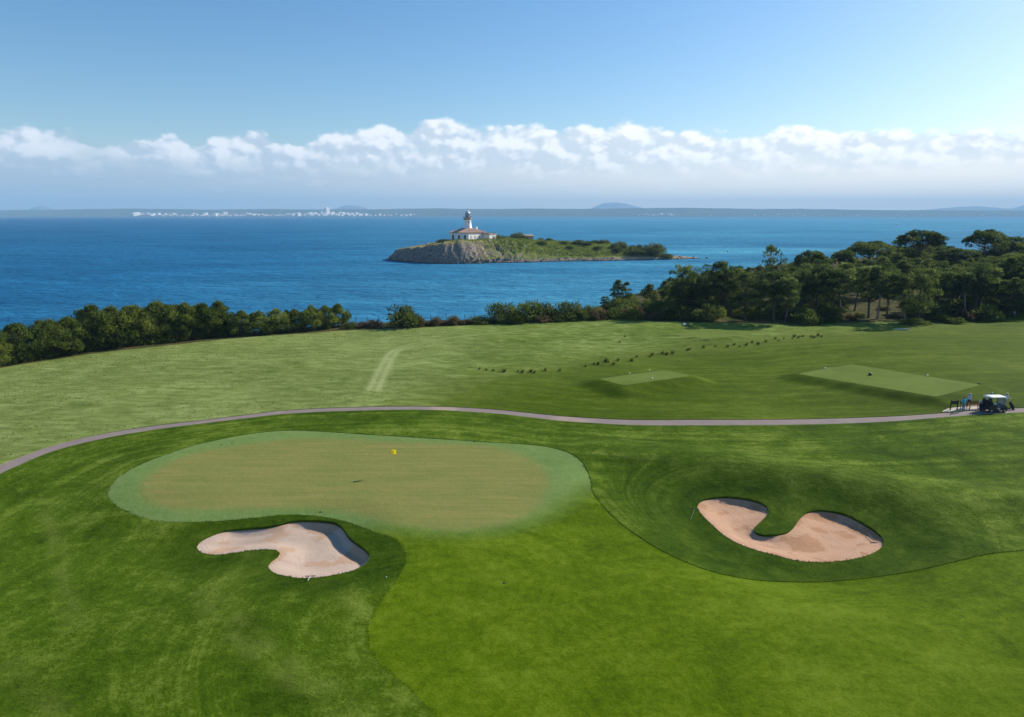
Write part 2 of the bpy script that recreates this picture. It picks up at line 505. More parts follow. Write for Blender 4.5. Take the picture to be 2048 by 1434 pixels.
MOUNDS = [
    (at(1215, 1000), 0.25, 3.0, 4.5, 0.3), (at(640, 745), 0.45, 26, 5, 0.05), (at(330, 735), 0.4, 20, 4, 0.1),
    (at(150, 800), 0.4, 14, 5, 0.1), (at(1050, 775), 0.5, 12, 4, -0.1), (at(1550, 810), -0.35, 26, 3.2, -0.05), (at(1750, 700), 0.5, 24, 5, 0.05),
    (at(1500, 715), -0.3, 18, 5, 0.0), (at(980, 715), 0.5, 17, 5, 0.0), (at(1150, 690), -0.35, 20, 5, 0.0), (at(1900, 690), 0.5, 22, 7, 0.2),
    (at(560, 1200), 0.3, 5, 3, 0.4), (at(300, 1150), -0.3, 4, 3, 0.2), (at(480, 1330), 0.18, 4, 2.2, 0.6), (at(1300, 1250), 0.25, 7, 5, 0.5), (at(1750, 1300), 0.25, 5, 3, 0.0),
    (at(1100, 1330), -0.15, 4, 4, 0.0), (at(1900, 900), 0.35, 7, 3.5, 0.2), (at(1000, 1150), 0.2, 5, 4, 0.0)]

def H1(x, y): return float(height([(x, y)])[0])

def ground(px, py):
    """point of the ground seen at a pixel"""
    z = 0.0
    for _ in range(7):
        x, y = at(px, py, z)
        z = 0.5 * z + 0.5 * H1(x, y) if _ < 3 else H1(x, y)
    return Vector((x, y, z))

def ground_many(pts, n=6):
    z = np.zeros(len(pts))
    for k in range(n):
        P = np.array([at(p[0], p[1], q) for p, q in zip(pts, z)])
        h = height(P)
        z = 0.5 * (z + h) if k < 2 else h
    return [tuple(p) for p in P]

# ------------------------------------------------------------------ zones in plan
mown_px = dens(MOWN_TOP + MOWN_RIGHT, 12, False) + [(2320, 1900)] + dens(MOWN_LEFT, 12, False)[:-1] + dens([MOWN_LEFT[-1]] + MOWN_LOW + [MOWN_TOP[0]], 12, False)[:-1]
# points under the frame keep to the plane
nlow = next(i for i, p in enumerate(mown_px) if p == (2320, 1900))
mown_px_a = [p for p in mown_px if p != (2320, 1900)]
MW = ground_many(mown_px_a)
MOWN = MW[:nlow] + [(60, 25), (60, 8), (4, 8)] + MW[nlow:]
GREEN_W = ground_many(dens(GREEN, 12))
DIV_px = dens(DIVIDER, 12, False)
DIV_W = ground_many(DIV_px)
i_end = next(i for i, p in enumerate(mown_px_a) if abs(p[0] - 1184) < .01 and abs(p[1] - 980) < .01)
i_st = next(i for i, p in enumerate(mown_px_a) if abs(p[0] - 750) < .01 and abs(p[1] - 1065) < .01)
DIV_W[0] = MW[i_end]; DIV_W[-1] = MW[i_st]
FRINGE_W = MW[:i_end + 1] + DIV_W[1:-1] + MW[i_st:]
BL_W = ground_many(dens(BUNKER_L, 7))
BR_W = ground_many(dens(BUNKER_R, 7))
pt = ground_many(dens(PATH_TOP, 16, False)); pb = ground_many(dens(PATH_BOT, 16, False))
PATH_W = pt + pb[::-1]
PATH_MID = [((a[0] + b[0]) / 2, (a[1] + b[1]) / 2) for a, b in zip(ground_many(PATH_TOP), ground_many(PATH_BOT))]
PAD_W = ground_many(dens(PAD, 6))
TEE_WP = [ground_many(dens(q, 18) if False else q) for q, _, _ in TEES]
def straight(poly, step):
    out = []
    for i, p in enumerate(poly):
        q = poly[(i + 1) % len(poly)]
        k = max(1, int(math.hypot(q[0] - p[0], q[1] - p[1]) / step))
        out += [(p[0] + (q[0] - p[0]) * j / k, p[1] + (q[1] - p[1]) * j / k) for j in range(k)]
    return out
def round_poly(poly, r=0.8):
    out = []
    n = len(poly)
    for i in range(n):
        p = np.array(poly[i]); a = np.array(poly[i - 1]); b = np.array(poly[(i + 1) % n])
        u = (a - p) / np.linalg.norm(a - p); v = (b - p) / np.linalg.norm(b - p)
        for s in np.linspace(0, 1, 6):
            q0 = p + u * r; q2 = p + v * r
            out.append(tuple((1 - s) ** 2 * q0 + 2 * s * (1 - s) * p + s * s * q2))
    return out
TEE_WP = [straight(round_poly([tuple(p) for p in q[0]], 0.7), 0.9) for q in TEE_W]
FOREST_LINE = ground_many(dens(FOREST, 20, False))
FOREST_POLY = FOREST_LINE + [(900, 500), (-600, 500)]
MEADOW_LINE = ground_many(dens(MEADOW_EDGE, 14, False))

# ------------------------------------------------------------------ triangulated ground
pts = []; edges = []
def add_loop(poly, closed=True):
    b = len(pts); pts.extend(poly)
    n = len(poly)
    for i in range(n if closed else n - 1): edges.append((b + i, b + (i + 1) % n))
for p in (MOWN, GREEN_W, BL_W, BR_W, PATH_W, PAD_W, *TEE_WP): add_loop(p)
add_loop(DIV_W[1:-1], False)
add_loop(FOREST_LINE, False)
add_loop(MEADOW_LINE, False)
loop_pts = np.array(pts)
def offs(line, ds):
    L = np.array(line); T = np.gradient(L, axis=0); T /= np.linalg.norm(T, axis=1)[:, None]
    Nn = np.stack([-T[:, 1], T[:, 0]], 1)
    return [tuple(p) for d in ds for p in (L + Nn * d)]
trk = []
TL = ground_many(dens(TRACK_L, 8, False)); TR = ground_many(dens(TRACK_R, 8, False))
for l in (TL, TR): trk += offs(l, (-0.9, -0.45, 0.0, 0.45, 0.9))
for ln in ([(395, 1190), (440, 1245), (520, 1315), (610, 1380), (700, 1450)],): trk += offs(ground_many(dens(ln, 8, False)), (-0.6, 0.0, 0.6))
grid = []
def fill(x0, x1, y0, y1, f, ax=1.0):
    y = y0
    row = 0
    while y < y1:
        st = f(y); x = x0(y) + (row % 2) * st * 0.5
        while x < x1(y):
            grid.append((x + random.uniform(-.22, .22) * st, y + random.uniform(-.22, .22) * st * ax)); x += st
        y += st * 0.87 * ax; row += 1
fill(lambda y: -y * 0.85 - 4, lambda y: y * 0.85 + 4, 22, 172, lambda y: max(0.32, 0.0072 * y))
fill(lambda y: -260, lambda y: -y * 0.85 - 5 if y > 0 else -5, 10, 200, lambda y: 5.0)
fill(lambda y: y * 0.85 + 5, lambda y: 420, 10, 172, lambda y: 5.0)
fill(lambda y: -260, lambda y: 420, -60, 22, lambda y: 5.0)
fill(lambda y: -40, lambda y: 300, 172, 345, lambda y: 3.0)
fill(lambda y: -900, lambda y: -262, -60, 220, lambda y: 30.0)
# fine rows along the shore and in and around the bunkers and tees
grid += offs(np.array(COAST), (-7.5, -5.5, -3.5, -1.5, 0.5))
for poly in (BL_W, BR_W):
    P = np.array(poly); x0, y0 = P.min(0) - 1.5; x1, y1 = P.max(0) + 1.5
    for y in np.arange(y0, y1, 0.24):
        for x in np.arange(x0, x1, 0.28): grid.append((x + random.uniform(-.05, .05), y + random.uniform(-.05, .05)))
for poly in TEE_WP:
    grid += [tuple(p) for d in (0.35, 0.8, 1.2, 1.7, 2.2) for p in offs(poly + poly[:1], (d, -d))]
G = np.array(grid + trk)
dmin = np.full(len(G), 9.9)
# drop grid points that crowd an outline
from mathutils.kdtree import KDTree
kd = KDTree(len(loop_pts))
for i, p in enumerate(loop_pts): kd.insert((p[0], p[1], 0), i)
kd.balance()
keep = [i for i, p in enumerate(G) if kd.find((p[0], p[1], 0))[2] > 0.11]
G = G[keep]
allp = [Vector(p) for p in pts] + [Vector((float(p[0]), float(p[1]))) for p in G]
vout, eout, fout, _, _, _ = delaunay_2d_cdt(allp, edges, [], 0, 1e-5)
V2 = np.array([(v.x, v.y) for v in vout]); FA = np.array([tuple(f) for f in fout])
e1 = V2[FA[:, 1]] - V2[FA[:, 0]]; e2 = V2[FA[:, 2]] - V2[FA[:, 0]]
flip = (e1[:, 0] * e2[:, 1] - e1[:, 1] * e2[:, 0]) < 0
FA[flip] = FA[flip][:, ::-1]
Cn = V2[FA].mean(1)
Z = height(V2)
# zone of each face
zone = np.full(len(FA), 0)                        # 0 rough
pm = np.array([(-900.0, PATH_MID[0][1] * 0 + PATH_MID[0][1])] + [tuple(p) for p in PATH_MID] + [(900.0, PATH_MID[-1][1])])
north = Cn[:, 1] > np.interp(Cn[:, 0], pm[:, 0], pm[:, 1])
zone[north] = 1                                   # mown ground north of the path
meadow_poly = [(-2000, 1000), (-2000, 0)] + [tuple(p) for p in pm[:1]] + [p for p in PATH_MID if p[0] < MEADOW_LINE[0][0]] + list(MEADOW_LINE) + [(MEADOW_LINE[-1][0], 1000)]
zone[north & inside(Cn, meadow_poly)] = 2         # long-grass meadow
zone[inside(Cn, FOREST_POLY)] = 3                 # scrubland
zone[inside(Cn, PATH_W)] = 4
zone[inside(Cn, PAD_W)] = 5
mw = inside(Cn, MOWN); zone[mw] = 6               # fairway
fr = mw & inside(Cn, FRINGE_W); zone[fr] = 7
zone[mw & inside(Cn, GREEN_W)] = 8
for k, q in enumerate(TEE_WP): zone[inside(Cn, q)] = 9 + k
zone[inside(Cn, BL_W)] = 12; zone[inside(Cn, BR_W)] = 13

# per-vertex attributes
def signed(P, poly):
    d, _ = seg_dist(P, poly, True); return np.where(inside(P, poly), -d, d)
sg = signed(V2, GREEN_W); a_green = smooth(0.8, -0.7, sg)
d_div, _ = seg_dist(V2, DIV_W)
ins_fr = inside(V2, FRINGE_W)
sdiv = np.where(ins_fr, -d_div, d_div)
a_fringe = smooth(1.6, -2.6, d_div); a_fringe_in = smooth(1.6, -2.6, -d_div)
d_path, _ = seg_dist(V2, PATH_MID)
d_ml, _ = seg_dist(V2, MEADOW_LINE)
a_mix = smooth(11.0, 0.0, d_ml + 2.5 * lownoise(V2 * 2.2))
MW_R = ground_many(dens(MOWN_LEFT[:-1] , 30, False))
d_left, _ = seg_dist(V2, MW_R)
flow_rough = np.where(V2[:, 0] < 12, 0, 0) + d_path
k_left = smooth(16, 4, d_left) * smooth(-2, -6, V2[:, 0] - 1.0 + 0 * V2[:, 1]) * 0
flow = d_path * 1.0
d_tl, _ = seg_dist(V2, TL); d_tr, _ = seg_dist(V2, TR)
a_track = np.maximum(np.exp(-(d_tl / 0.42) ** 2), np.exp(-(d_tr / 0.42) ** 2)) * (0.35 + 0.65 * smooth(at(800, 690)[1], at(790, 712)[1], V2[:, 1]))
LINES = [[(395, 1190), (440, 1245), (520, 1315), (610, 1380), (700, 1450)], [(425, 1180), (470, 1232), (552, 1302), (645, 1368), (740, 1440)], [(470, 1108), (560, 1128), (640, 1165), (720, 1215)],
         [(20, 1330), (70, 1380), (130, 1450)], [(1205, 905), (1400, 928), (1600, 957), (1800, 990), (2048, 1018)], [(1250, 880), (1500, 905), (1800, 950), (2048, 985)], [(80, 1000), (120, 1120), (150, 1250)]]
for ln in LINES:
    dl, _ = seg_dist(V2, ground_many(dens(ln, 14, False)))
    a_track = np.where(V2[:, 1] < 70, np.maximum(a_track, np.exp(-(dl / 0.55) ** 2)), a_track)
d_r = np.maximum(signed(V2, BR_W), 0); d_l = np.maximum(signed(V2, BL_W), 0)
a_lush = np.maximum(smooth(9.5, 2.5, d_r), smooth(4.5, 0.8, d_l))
d_ring = np.minimum(d_r, 14.0)
k_ring = smooth(8, 3, d_r)
k_left = smooth(15, 6, d_left) * smooth(at(0, 1060)[1] + 3, at(0, 1180)[1], V2[:, 1])
flow = flow * (1 - k_ring) + d_ring * k_ring
flow = flow * (1 - k_left) + d_left * k_left

def zone_object(name, zs, mat, dz=0.0, skirt=0.0, zfun=None, smoothshade=True):
    fi = np.nonzero(np.isin(zone, zs))[0]
    F = FA[fi]
    u, inv = np.unique(F, return_inverse=True)
    F2 = inv.reshape(F.shape)
    vz = (Z[u] + dz) if zfun is None else zfun(u)
    verts = np.column_stack([V2[u], vz])
    faces = [tuple(map(int, f)) for f in F2]
    nv = len(verts); src = list(u)
    if skirt > 0:
        cnt = {}
        for f in faces:
            for a, b in ((f[0], f[1]), (f[1], f[2]), (f[2], f[0])):
                if (b, a) in cnt: del cnt[(b, a)]
                else: cnt[(a, b)] = 1
        low = {}
        extra = []
        def lowv(i):
            if i not in low:
                low[i] = nv + len(extra)
                extra.append((verts[i][0], verts[i][1], verts[i][2])); src.append(u[i])
                extra.append((verts[i][0], verts[i][1], verts[i][2] - skirt)); src.append(u[i])
            return low[i]
        for a, b in list(cnt):
            faces.append((lowv(a), lowv(a) + 1, lowv(b) + 1, lowv(b)))
        if extra: verts = np.vstack([verts, np.array(extra)])
    me = bpy.data.meshes.new(name)
    me.from_pydata([tuple(map(float, p)) for p in verts], [], faces)
    me.materials.append(mat)
    me.polygons.foreach_set("use_smooth", [smoothshade] * len(faces))
    src = np.array(src)
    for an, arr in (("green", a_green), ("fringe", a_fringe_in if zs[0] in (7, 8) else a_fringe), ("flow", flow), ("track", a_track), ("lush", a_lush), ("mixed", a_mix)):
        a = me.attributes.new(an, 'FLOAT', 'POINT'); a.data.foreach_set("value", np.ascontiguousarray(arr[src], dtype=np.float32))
    me.update()
    return link_mesh(name, me)
# ------------------------------------------------------------------ turf materials
def turf(name, dark, mid, light, streak=0.5, sfreq=1.1, fine=0.5, fscale=9.0, bump=0.5, bdist=0.06, extra=None, patch=0.05, stretch=1.0, rough=0.9, midw=0.7, far_streak=0.0):
    m, t, b = new_mat(name)
    P = wpos(t)
    x, y, z = t.sep(P)
    fl = t.attr("flow")
    big = t.noise(P, patch, 4, 0.55, dist=0.4)
    mid_n = t.noise(t.mapping(P, (1, stretch, 1)), 0.33, 5, 0.62, dist=0.6)
    sv = t.xyz(t.mul(fl, sfreq), t.mul(x, 0.045), t.mul(y, 0.02))
    st = t.noise(sv, 1.0, 4, 0.6)
    fn = t.noise(P, fscale, 4, 0.7)
    fn2 = t.noise(P, fscale * 0.28, 3, 0.65)
    f = t.add(t.mul(t.sub(big, 0.5), 0.9), t.mul(t.sub(mid_n, 0.5), midw))
    f = t.add(f, t.mul(t.sub(st, 0.5), t.mr(y, 44.0, 58.0, streak, streak * far_streak) if far_streak else streak))
    f = t.add(f, t.add(t.mul(t.sub(fn, 0.5), fine), t.mul(t.sub(fn2, 0.5), fine * 0.8)))
    f = t.add(f, 0.5)
    cr = t.node("ShaderNodeValToRGB"); t.l.new(f, cr.inputs[0])
    e = cr.color_ramp.elements
    e[0].position = 0.12; e[0].color = (*dark, 1); e[1].position = 0.88; e[1].color = (*light, 1)
    k = e.new(0.5); k.color = (*mid, 1)
    c = cr.outputs[0]
    if extra: c = extra(t, c, P, f)
    t.put(b.inputs["Base Color"], c)
    b.inputs["Roughness"].default_value = rough
    b.inputs["Specular IOR Level"].default_value = 0.03
    h = t.add(t.mul(fn, 0.5), t.mul(fn2, 0.8))
    t.put(b.inputs["Normal"], t.bump(h, bump, bdist))
    return m

def ro_extra(t, c, P, f):
    # thicker, darker sward kept long round the bunkers
    ln = t.mul(t.attr("track"), t.mr(t.noise(P, 0.6, 3, 0.6), 0.3, 0.65))
    c = t.mix(t.mul(ln, 0.32), c, (0.170, 0.215, 0.040, 1))
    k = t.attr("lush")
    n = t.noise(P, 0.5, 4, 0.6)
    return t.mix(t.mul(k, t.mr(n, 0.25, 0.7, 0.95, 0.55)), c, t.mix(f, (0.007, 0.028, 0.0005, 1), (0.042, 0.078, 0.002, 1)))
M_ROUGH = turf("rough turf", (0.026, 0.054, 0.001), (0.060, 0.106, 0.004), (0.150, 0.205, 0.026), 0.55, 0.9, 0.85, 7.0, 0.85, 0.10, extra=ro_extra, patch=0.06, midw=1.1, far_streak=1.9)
def fr_extra(t, c, P, f):
    g = t.attr("green"); fr = t.attr("fringe")
    fcol = t.mix(f, (0.104, 0.170, 0.042, 1), (0.170, 0.245, 0.075, 1))
    gn = t.noise(t.mapping(P, (0.5, 2.2, 1)), 0.45, 5, 0.6, dist=0.5)
    gcol = t.mix(t.mr(gn, 0.3, 0.7), (0.176, 0.194, 0.053, 1), (0.242, 0.216, 0.068, 1))
    gst = t.noise(t.mapping(P, (0.10, 2.6, 1), (0, 0, 0.10)), 1.0, 4, 0.6)
    gcol = t.mix(t.mr(gst, 0.36, 0.64, 0.0, 0.40), gcol, (0.138, 0.152, 0.040, 1))
    gn2 = t.noise(P, 11.0, 4, 0.7)
    gcol = t.mix(t.mr(gn2, 0.3, 0.7, 0.0, 0.35), gcol, (0.150, 0.185, 0.040, 1))
    c = t.mix(fr, c, fcol)
    return t.mix(g, c, gcol)
M_FAIR = turf("fairway turf", (0.041, 0.077, 0.0005), (0.077, 0.128, 0.002), (0.128, 0.184, 0.011), 0.45, 0.5, 0.95, 7.0, 0.8, 0.07, extra=fr_extra, patch=0.09, stretch=1.6, midw=1.0)
def no_extra(t, c, P, f):
    return t.mix(t.mul(t.attr("mixed"), 0.45), c, t.mix(f, (0.045, 0.074, 0.003, 1), (0.180, 0.225, 0.045, 1)))
M_NORTH = turf("mown turf", (0.030, 0.054, 0.001), (0.060, 0.098, 0.003), (0.118, 0.158, 0.016), 0.8, 0.6, 0.5, 4.0, 0.55, 0.10, extra=no_extra, patch=0.045, stretch=2.2)
def md_extra(t, c, P, f):
    tr = t.attr("track")
    xx, yy, zz = t.sep(P)
    dry = t.mul(t.mr(t.add(xx, t.mul(t.sub(t.noise(P, 0.05, 3, 0.5), 0.5), 40.0)), 8.0, -22.0), 0.42)
    c = t.mix(dry, c, t.mix(f, (0.120, 0.155, 0.036, 1), (0.320, 0.355, 0.140, 1)))
    c = t.mix(t.mul(t.attr("mixed"), 0.75), c, t.mix(f, (0.038, 0.066, 0.002, 1), (0.140, 0.180, 0.028, 1)))
    return t.mix(t.mul(tr, 0.85), c, (0.32, 0.36, 0.15, 1))
M_MEADOW = turf("meadow turf", (0.055, 0.095, 0.008), (0.120, 0.172, 0.028), (0.235, 0.300, 0.085), 0.2, 0.4, 0.35, 2.4, 0.55, 0.15, extra=md_extra, patch=0.05, stretch=2.6, midw=1.5)
M_TEE = turf("tee turf", (0.080, 0.118, 0.018), (0.115, 0.160, 0.028), (0.150, 0.195, 0.045), 0.15, 1.0, 0.3, 8.0, 0.2, 0.03, patch=0.1)

def scrub_mat():
    m, t, b = new_mat("scrubland soil")
    P = wpos(t)
    n = t.noise(P, 0.35, 6, 0.65); n2 = t.noise(P, 2.5, 4, 0.7)
    c = t.mix(t.mr(n, 0.35, 0.65), (0.034, 0.048, 0.012, 1), (0.105, 0.080, 0.036, 1))
    c = t.mix(t.mr(n2, 0.4, 0.7, 0, 0.6), c, (0.085, 0.100, 0.025, 1))
    # bare rock on the drop to the water
    z = t.sep(P)[2]
    c = t.mix(t.mr(z, -1.0, -3.0), c, (0.26, 0.21, 0.16, 1))
    t.put(b.inputs["Base Color"], c); b.inputs["Roughness"].default_value = 0.95; b.inputs["Specular IOR Level"].default_value = 0.03
    t.put(b.inputs["Normal"], t.bump(n2, 0.9, 0.3))
    return m
M_SCRUB = scrub_mat()

def path_mat():
    m, t, b = new_mat("worn asphalt")
    P = wpos(t)
    n = t.noise(P, 0.5, 5, 0.6); n2 = t.noise(P, 14.0, 4, 0.7); n3 = t.noise(P, 0.16, 2, 0.5)
    c = t.mix(n, (0.185, 0.150, 0.138, 1), (0.305, 0.255, 0.228, 1))
    c = t.mix(t.mr(n2, 0.35, 0.7, 0, 0.45), c, (0.140, 0.095, 0.088, 1))
    c = t.mix(t.mr(n3, 0.56, 0.68, 0, 0.7), c, (0.36, 0.27, 0.21, 1))
    t.put(b.inputs["Base Color"], c); b.inputs["Roughness"].default_value = 0.9; b.inputs["Specular IOR Level"].default_value = 0.12
    t.put(b.inputs["Normal"], t.bump(n2, 0.4, 0.02))
    return m
M_PATH = path_mat()
M_PAD = plain("pale concrete", (0.42, 0.37, 0.31), 0.9, var=0.14, scale=2.0)

def sand_mat(name, a, bcol, wet):
    m, t, b = new_mat(name)
    P = wpos(t)
    n = t.noise(P, 0.55, 5, 0.6, dist=0.5); n2 = t.noise(P, 9.0, 5, 0.7)
    wv = t.node("ShaderNodeTexWave", wave_type='BANDS', bands_direction='DIAGONAL'); t.l.new(P, wv.inputs[0])
    wv.inputs["Scale"].default_value = 2.6; wv.inputs["Distortion"].default_value = 5.0; wv.inputs["Detail"].default_value = 3
    c = t.mix(n, (*a, 1), (*bcol, 1))
    edge = t.mr(t.noise(P, 0.42, 3, 0.45, dist=0.2), 0.52, 0.57)
    c = t.mix(t.mul(edge, 0.8), c, (*wet, 1))
    c = t.mix(t.mr(n2, 0.3, 0.75, 0.0, 0.25), c, tuple(q * 0.75 for q in wet) + (1,))
    t.put(b.inputs["Base Color"], c); b.inputs["Roughness"].default_value = 0.95; b.inputs["Specular IOR Level"].default_value = 0.1
    vo = t.node("ShaderNodeTexVoronoi", feature='SMOOTH_F1'); t.l.new(P, vo.inputs["Vector"]); vo.inputs["Scale"].default_value = 2.4
    h = t.add(t.add(t.mul(n2, 1.0), t.mul(wv.outputs[1], 0.16)), t.mul(t.mr(vo.outputs["Distance"], 0.05, 0.35), 0.35))
    t.put(b.inputs["Normal"], t.bump(h, 0.7, 0.06))
    return m
M_SAND_L = sand_mat("pale bunker sand", (0.46, 0.345, 0.265), (0.54, 0.42, 0.335), (0.46, 0.295, 0.185))
M_SAND_R = sand_mat("tan bunker sand", (0.45, 0.262, 0.155), (0.56, 0.355, 0.235), (0.40, 0.215, 0.115))
M_LIP = plain("cut soil lip", (0.075, 0.060, 0.035), 0.95, var=0.5, scale=6)

# ------------------------------------------------------------------ ground objects
RH = 0.03
def rz_fun(u):
    # longer grass stands above the mown edge
    return Z[u] + RH
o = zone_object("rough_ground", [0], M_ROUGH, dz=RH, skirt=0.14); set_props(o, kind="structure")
o = zone_object("fairway_ground", [6], M_FAIR); set_props(o, kind="structure")
o = zone_object("fringe_ground", [7], M_FAIR); set_props(o, kind="structure")
o = zone_object("putting_green_ground", [8], M_FAIR); set_props(o, kind="structure")
o = zone_object("mown_ground", [1], M_NORTH, dz=0.05, skirt=0.12); set_props(o, kind="structure")
o = zone_object("meadow_ground", [2], M_MEADOW, dz=0.05, skirt=0.12); set_props(o, kind="structure")
o = zone_object("terrain", [3], M_SCRUB, dz=0.05, skirt=0.12); set_props(o, kind="structure")
o = zone_object("cart_path", [4], M_PATH); set_props(o, kind="structure")
o = zone_object("concrete_path", [5], M_PAD, dz=0.02, skirt=0.08); set_props(o, kind="structure")
for k in range(3):
    o = zone_object("tee_ground", [9 + k], M_TEE, dz=0.04, skirt=0.08); set_props(o, kind="structure")

def bunker(name, zid, outline, mat, lip_hi, lip_lo, deep, reach, drop):
    OL = np.array(outline); n = len(OL)
    area = 0.5 * np.sum(OL[:, 0] * np.roll(OL[:, 1], -1) - np.roll(OL[:, 0], -1) * OL[:, 1])
    T = np.roll(OL, -1, 0) - np.roll(OL, 1, 0); T /= np.linalg.norm(T, axis=1)[:, None]
    Nn = np.stack([T[:, 1], -T[:, 0]], 1) * (1 if area > 0 else -1)
    k = np.clip(Nn @ np.array([0.72, 0.69]), 0, 1)
    lip = lip_lo + (lip_hi - lip_lo) * k ** 0.8
    kx = k.copy()
    for _ in range(3): kx = 0.25 * np.roll(kx, 1) + 0.5 * kx + 0.25 * np.roll(kx, -1)
    for _ in range(3): lip = 0.25 * np.roll(lip, 1) + 0.5 * lip + 0.25 * np.roll(lip, -1)
    def zf(u):
        P = V2[u]; d, idx = seg_dist(P, OL, True)
        l2 = np.minimum(lip[idx], lip[(idx + 1) % n])
        # weights from all the rim, so the floor has no creases
        D = np.sqrt(((P[:, None, :] - OL[None]) ** 2).sum(2)) + 0.02
        w = 1.0 / D ** 3
        lw = (w * lip[None]).sum(1) / w.sum(1)
        s = smooth(0, reach, d)
        und = np.array([noise.noise((p[0] * 0.9, p[1] * 0.9, 3.3)) * 0.025 + noise.noise((p[0] * 3.0, p[1] * 3.0, 7.3)) * 0.02 for p in P])
        steep = 0.0 if True else 0
        kk = (w * kx[None]).sum(1) / w.sum(1)
        return Z[u] - (lw + deep * s * (1 - kk) + kk * (drop * smooth(0.0, 0.55, d) + (deep - drop) * s)) + und * smooth(0, 0.6, d)
    sand = zone_object(name, [zid], mat, zfun=zf)
    set_props(sand, kind="structure")
    # the cut face under the turf edge
    b = MB(); b.smooth = True
    rnd = random.Random(zid)
    zz = height(OL)
    top = [(p[0], p[1], z + RH - 0.01) for p, z in zip(OL, zz)]
    bot = [(p[0] + q[0] * 0.05, p[1] + q[1] * 0.05, z - l - 0.15) for p, q, z, l in zip(OL, Nn, zz, lip)]
    b.add(top + bot, [(i, (i + 1) % n, n + (i + 1) % n, n + i) for i in range(n)])
    l = b.build("bunker_lip", M_LIP, sand)
    # ragged turf hanging over the rim
    g = MB()
    for i in range(n):
        for j in range(9):
            u = rnd.random(); p = OL[i] * (1 - u) + OL[(i + 1) % n] * u; q = Nn[i]
            z = zz[i] * (1 - u) + zz[(i + 1) % n] * u + RH
            L = rnd.uniform(0.05, 0.14); w = rnd.uniform(0.02, 0.05); tx = T[i]
            out = -rnd.uniform(0.02, 0.11)
            a0 = p + q * rnd.uniform(0.0, 0.12)
            g.add([(a0[0] - tx[0] * w, a0[1] - tx[1] * w, z - .02), (a0[0] + tx[0] * w, a0[1] + tx[1] * w, z - .02),
                   (a0[0] + q[0] * out, a0[1] + q[1] * out, z + L * rnd.uniform(-0.4, 1.0))], [(0, 1, 2)])
    gr = g.build("turf_edge", M_ROUGH, sand)
    return sand
bunker("sand_bunker_ground", 12, BL_W, M_SAND_L, 0.20, 0.02, 0.34, 2.2, 0.42)
bunker("sand_bunker_ground", 13, BR_W, M_SAND_R, 0.15, 0.02, 0.28, 2.4, 0.26)

# ------------------------------------------------------------------ sea
def water_mat():
    m, t, b = new_mat("sea water")
    P = wpos(t)
    x, y, z = t.sep(P)
    sh = t.attr("shallow_bright")
    n = t.noise(t.mapping(P, (0.5, 1.0, 1)), 0.012, 5, 0.6, dist=0.8)
    n2 = t.noise(t.mapping(P, (0.35, 1.3, 1)), 0.05, 4, 0.6)
    c = t.mix(t.mr(n, 0.3, 0.7), (0.002, 0.080, 0.200, 1), (0.006, 0.128, 0.295, 1))
    s = t.math('ADD', sh, t.mul(t.mul(t.sub(n, 0.5), sh), 1.3), clamp=True)
    c = t.mix(s, c, (0.095, 0.375, 0.520, 1))
    c = t.mix(t.mr(n2, 0.35, 0.75, 0, 0.22), c, (0.012, 0.145, 0.300, 1))
    w1 = t.noise(t.mapping(P, (0.55, 1.0, 1), (0, 0, 0.5)), 0.35, 5, 0.62, dist=0.5)
    w2 = t.noise(t.mapping(P, (0.4, 1.0, 1), (0, 0, -0.3)), 0.09, 3, 0.55)
    h = t.add(t.mul(w1, 0.9), t.mul(w2, 1.8))
    nb = t.bump(h, 0.9, 2.2)
    c = t.mix(t.mr(t.add(t.mul(w1, 0.6), t.mul(w2, 0.4)), 0.40, 0.62, 0.0, 0.30), c, (0.000, 0.045, 0.120, 1))
    df = t.node("ShaderNodeBsdfDiffuse"); t.l.new(c, df.inputs["Color"]); t.l.new(nb, df.inputs["Normal"])
    gl = t.node("ShaderNodeBsdfGlossy"); gl.inputs["Roughness"].default_value = 0.28; t.l.new(nb, gl.inputs["Normal"])
    fz = t.node("ShaderNodeFresnel"); fz.inputs["IOR"].default_value = 1.33; t.l.new(nb, fz.inputs["Normal"])
    mx = t.node("ShaderNodeMixShader"); t.l.new(t.mul(fz.outputs[0], 0.12), mx.inputs[0])      # wave slopes hide most of the grazing mirror
    t.l.new(df.outputs[0], mx.inputs[1]); t.l.new(gl.outputs[0], mx.inputs[2])
    t.l.new(mx.outputs[0], m.node_tree.nodes["Material Output"].inputs["Surface"])
    return m
M_SEA = water_mat()
xs = np.concatenate([[-16000, -9000, -5000, -2500, -1200, -700], np.arange(-450, 651, 12), [750, 900, 1300, 2500, 5000, 9000, 16000]])
ys = np.concatenate([[-60, 0, 60], np.arange(90, 700, 10), [720, 760, 820, 900, 1050, 1300, 1800, 2600, 4000, 7000, 10000, 15000]])
X, Y = np.meshgrid(xs, ys)
nx, ny = len(xs), len(ys)
SP = np.column_stack([X.ravel(), Y.ravel()])
shal_bright = np.zeros(len(SP))
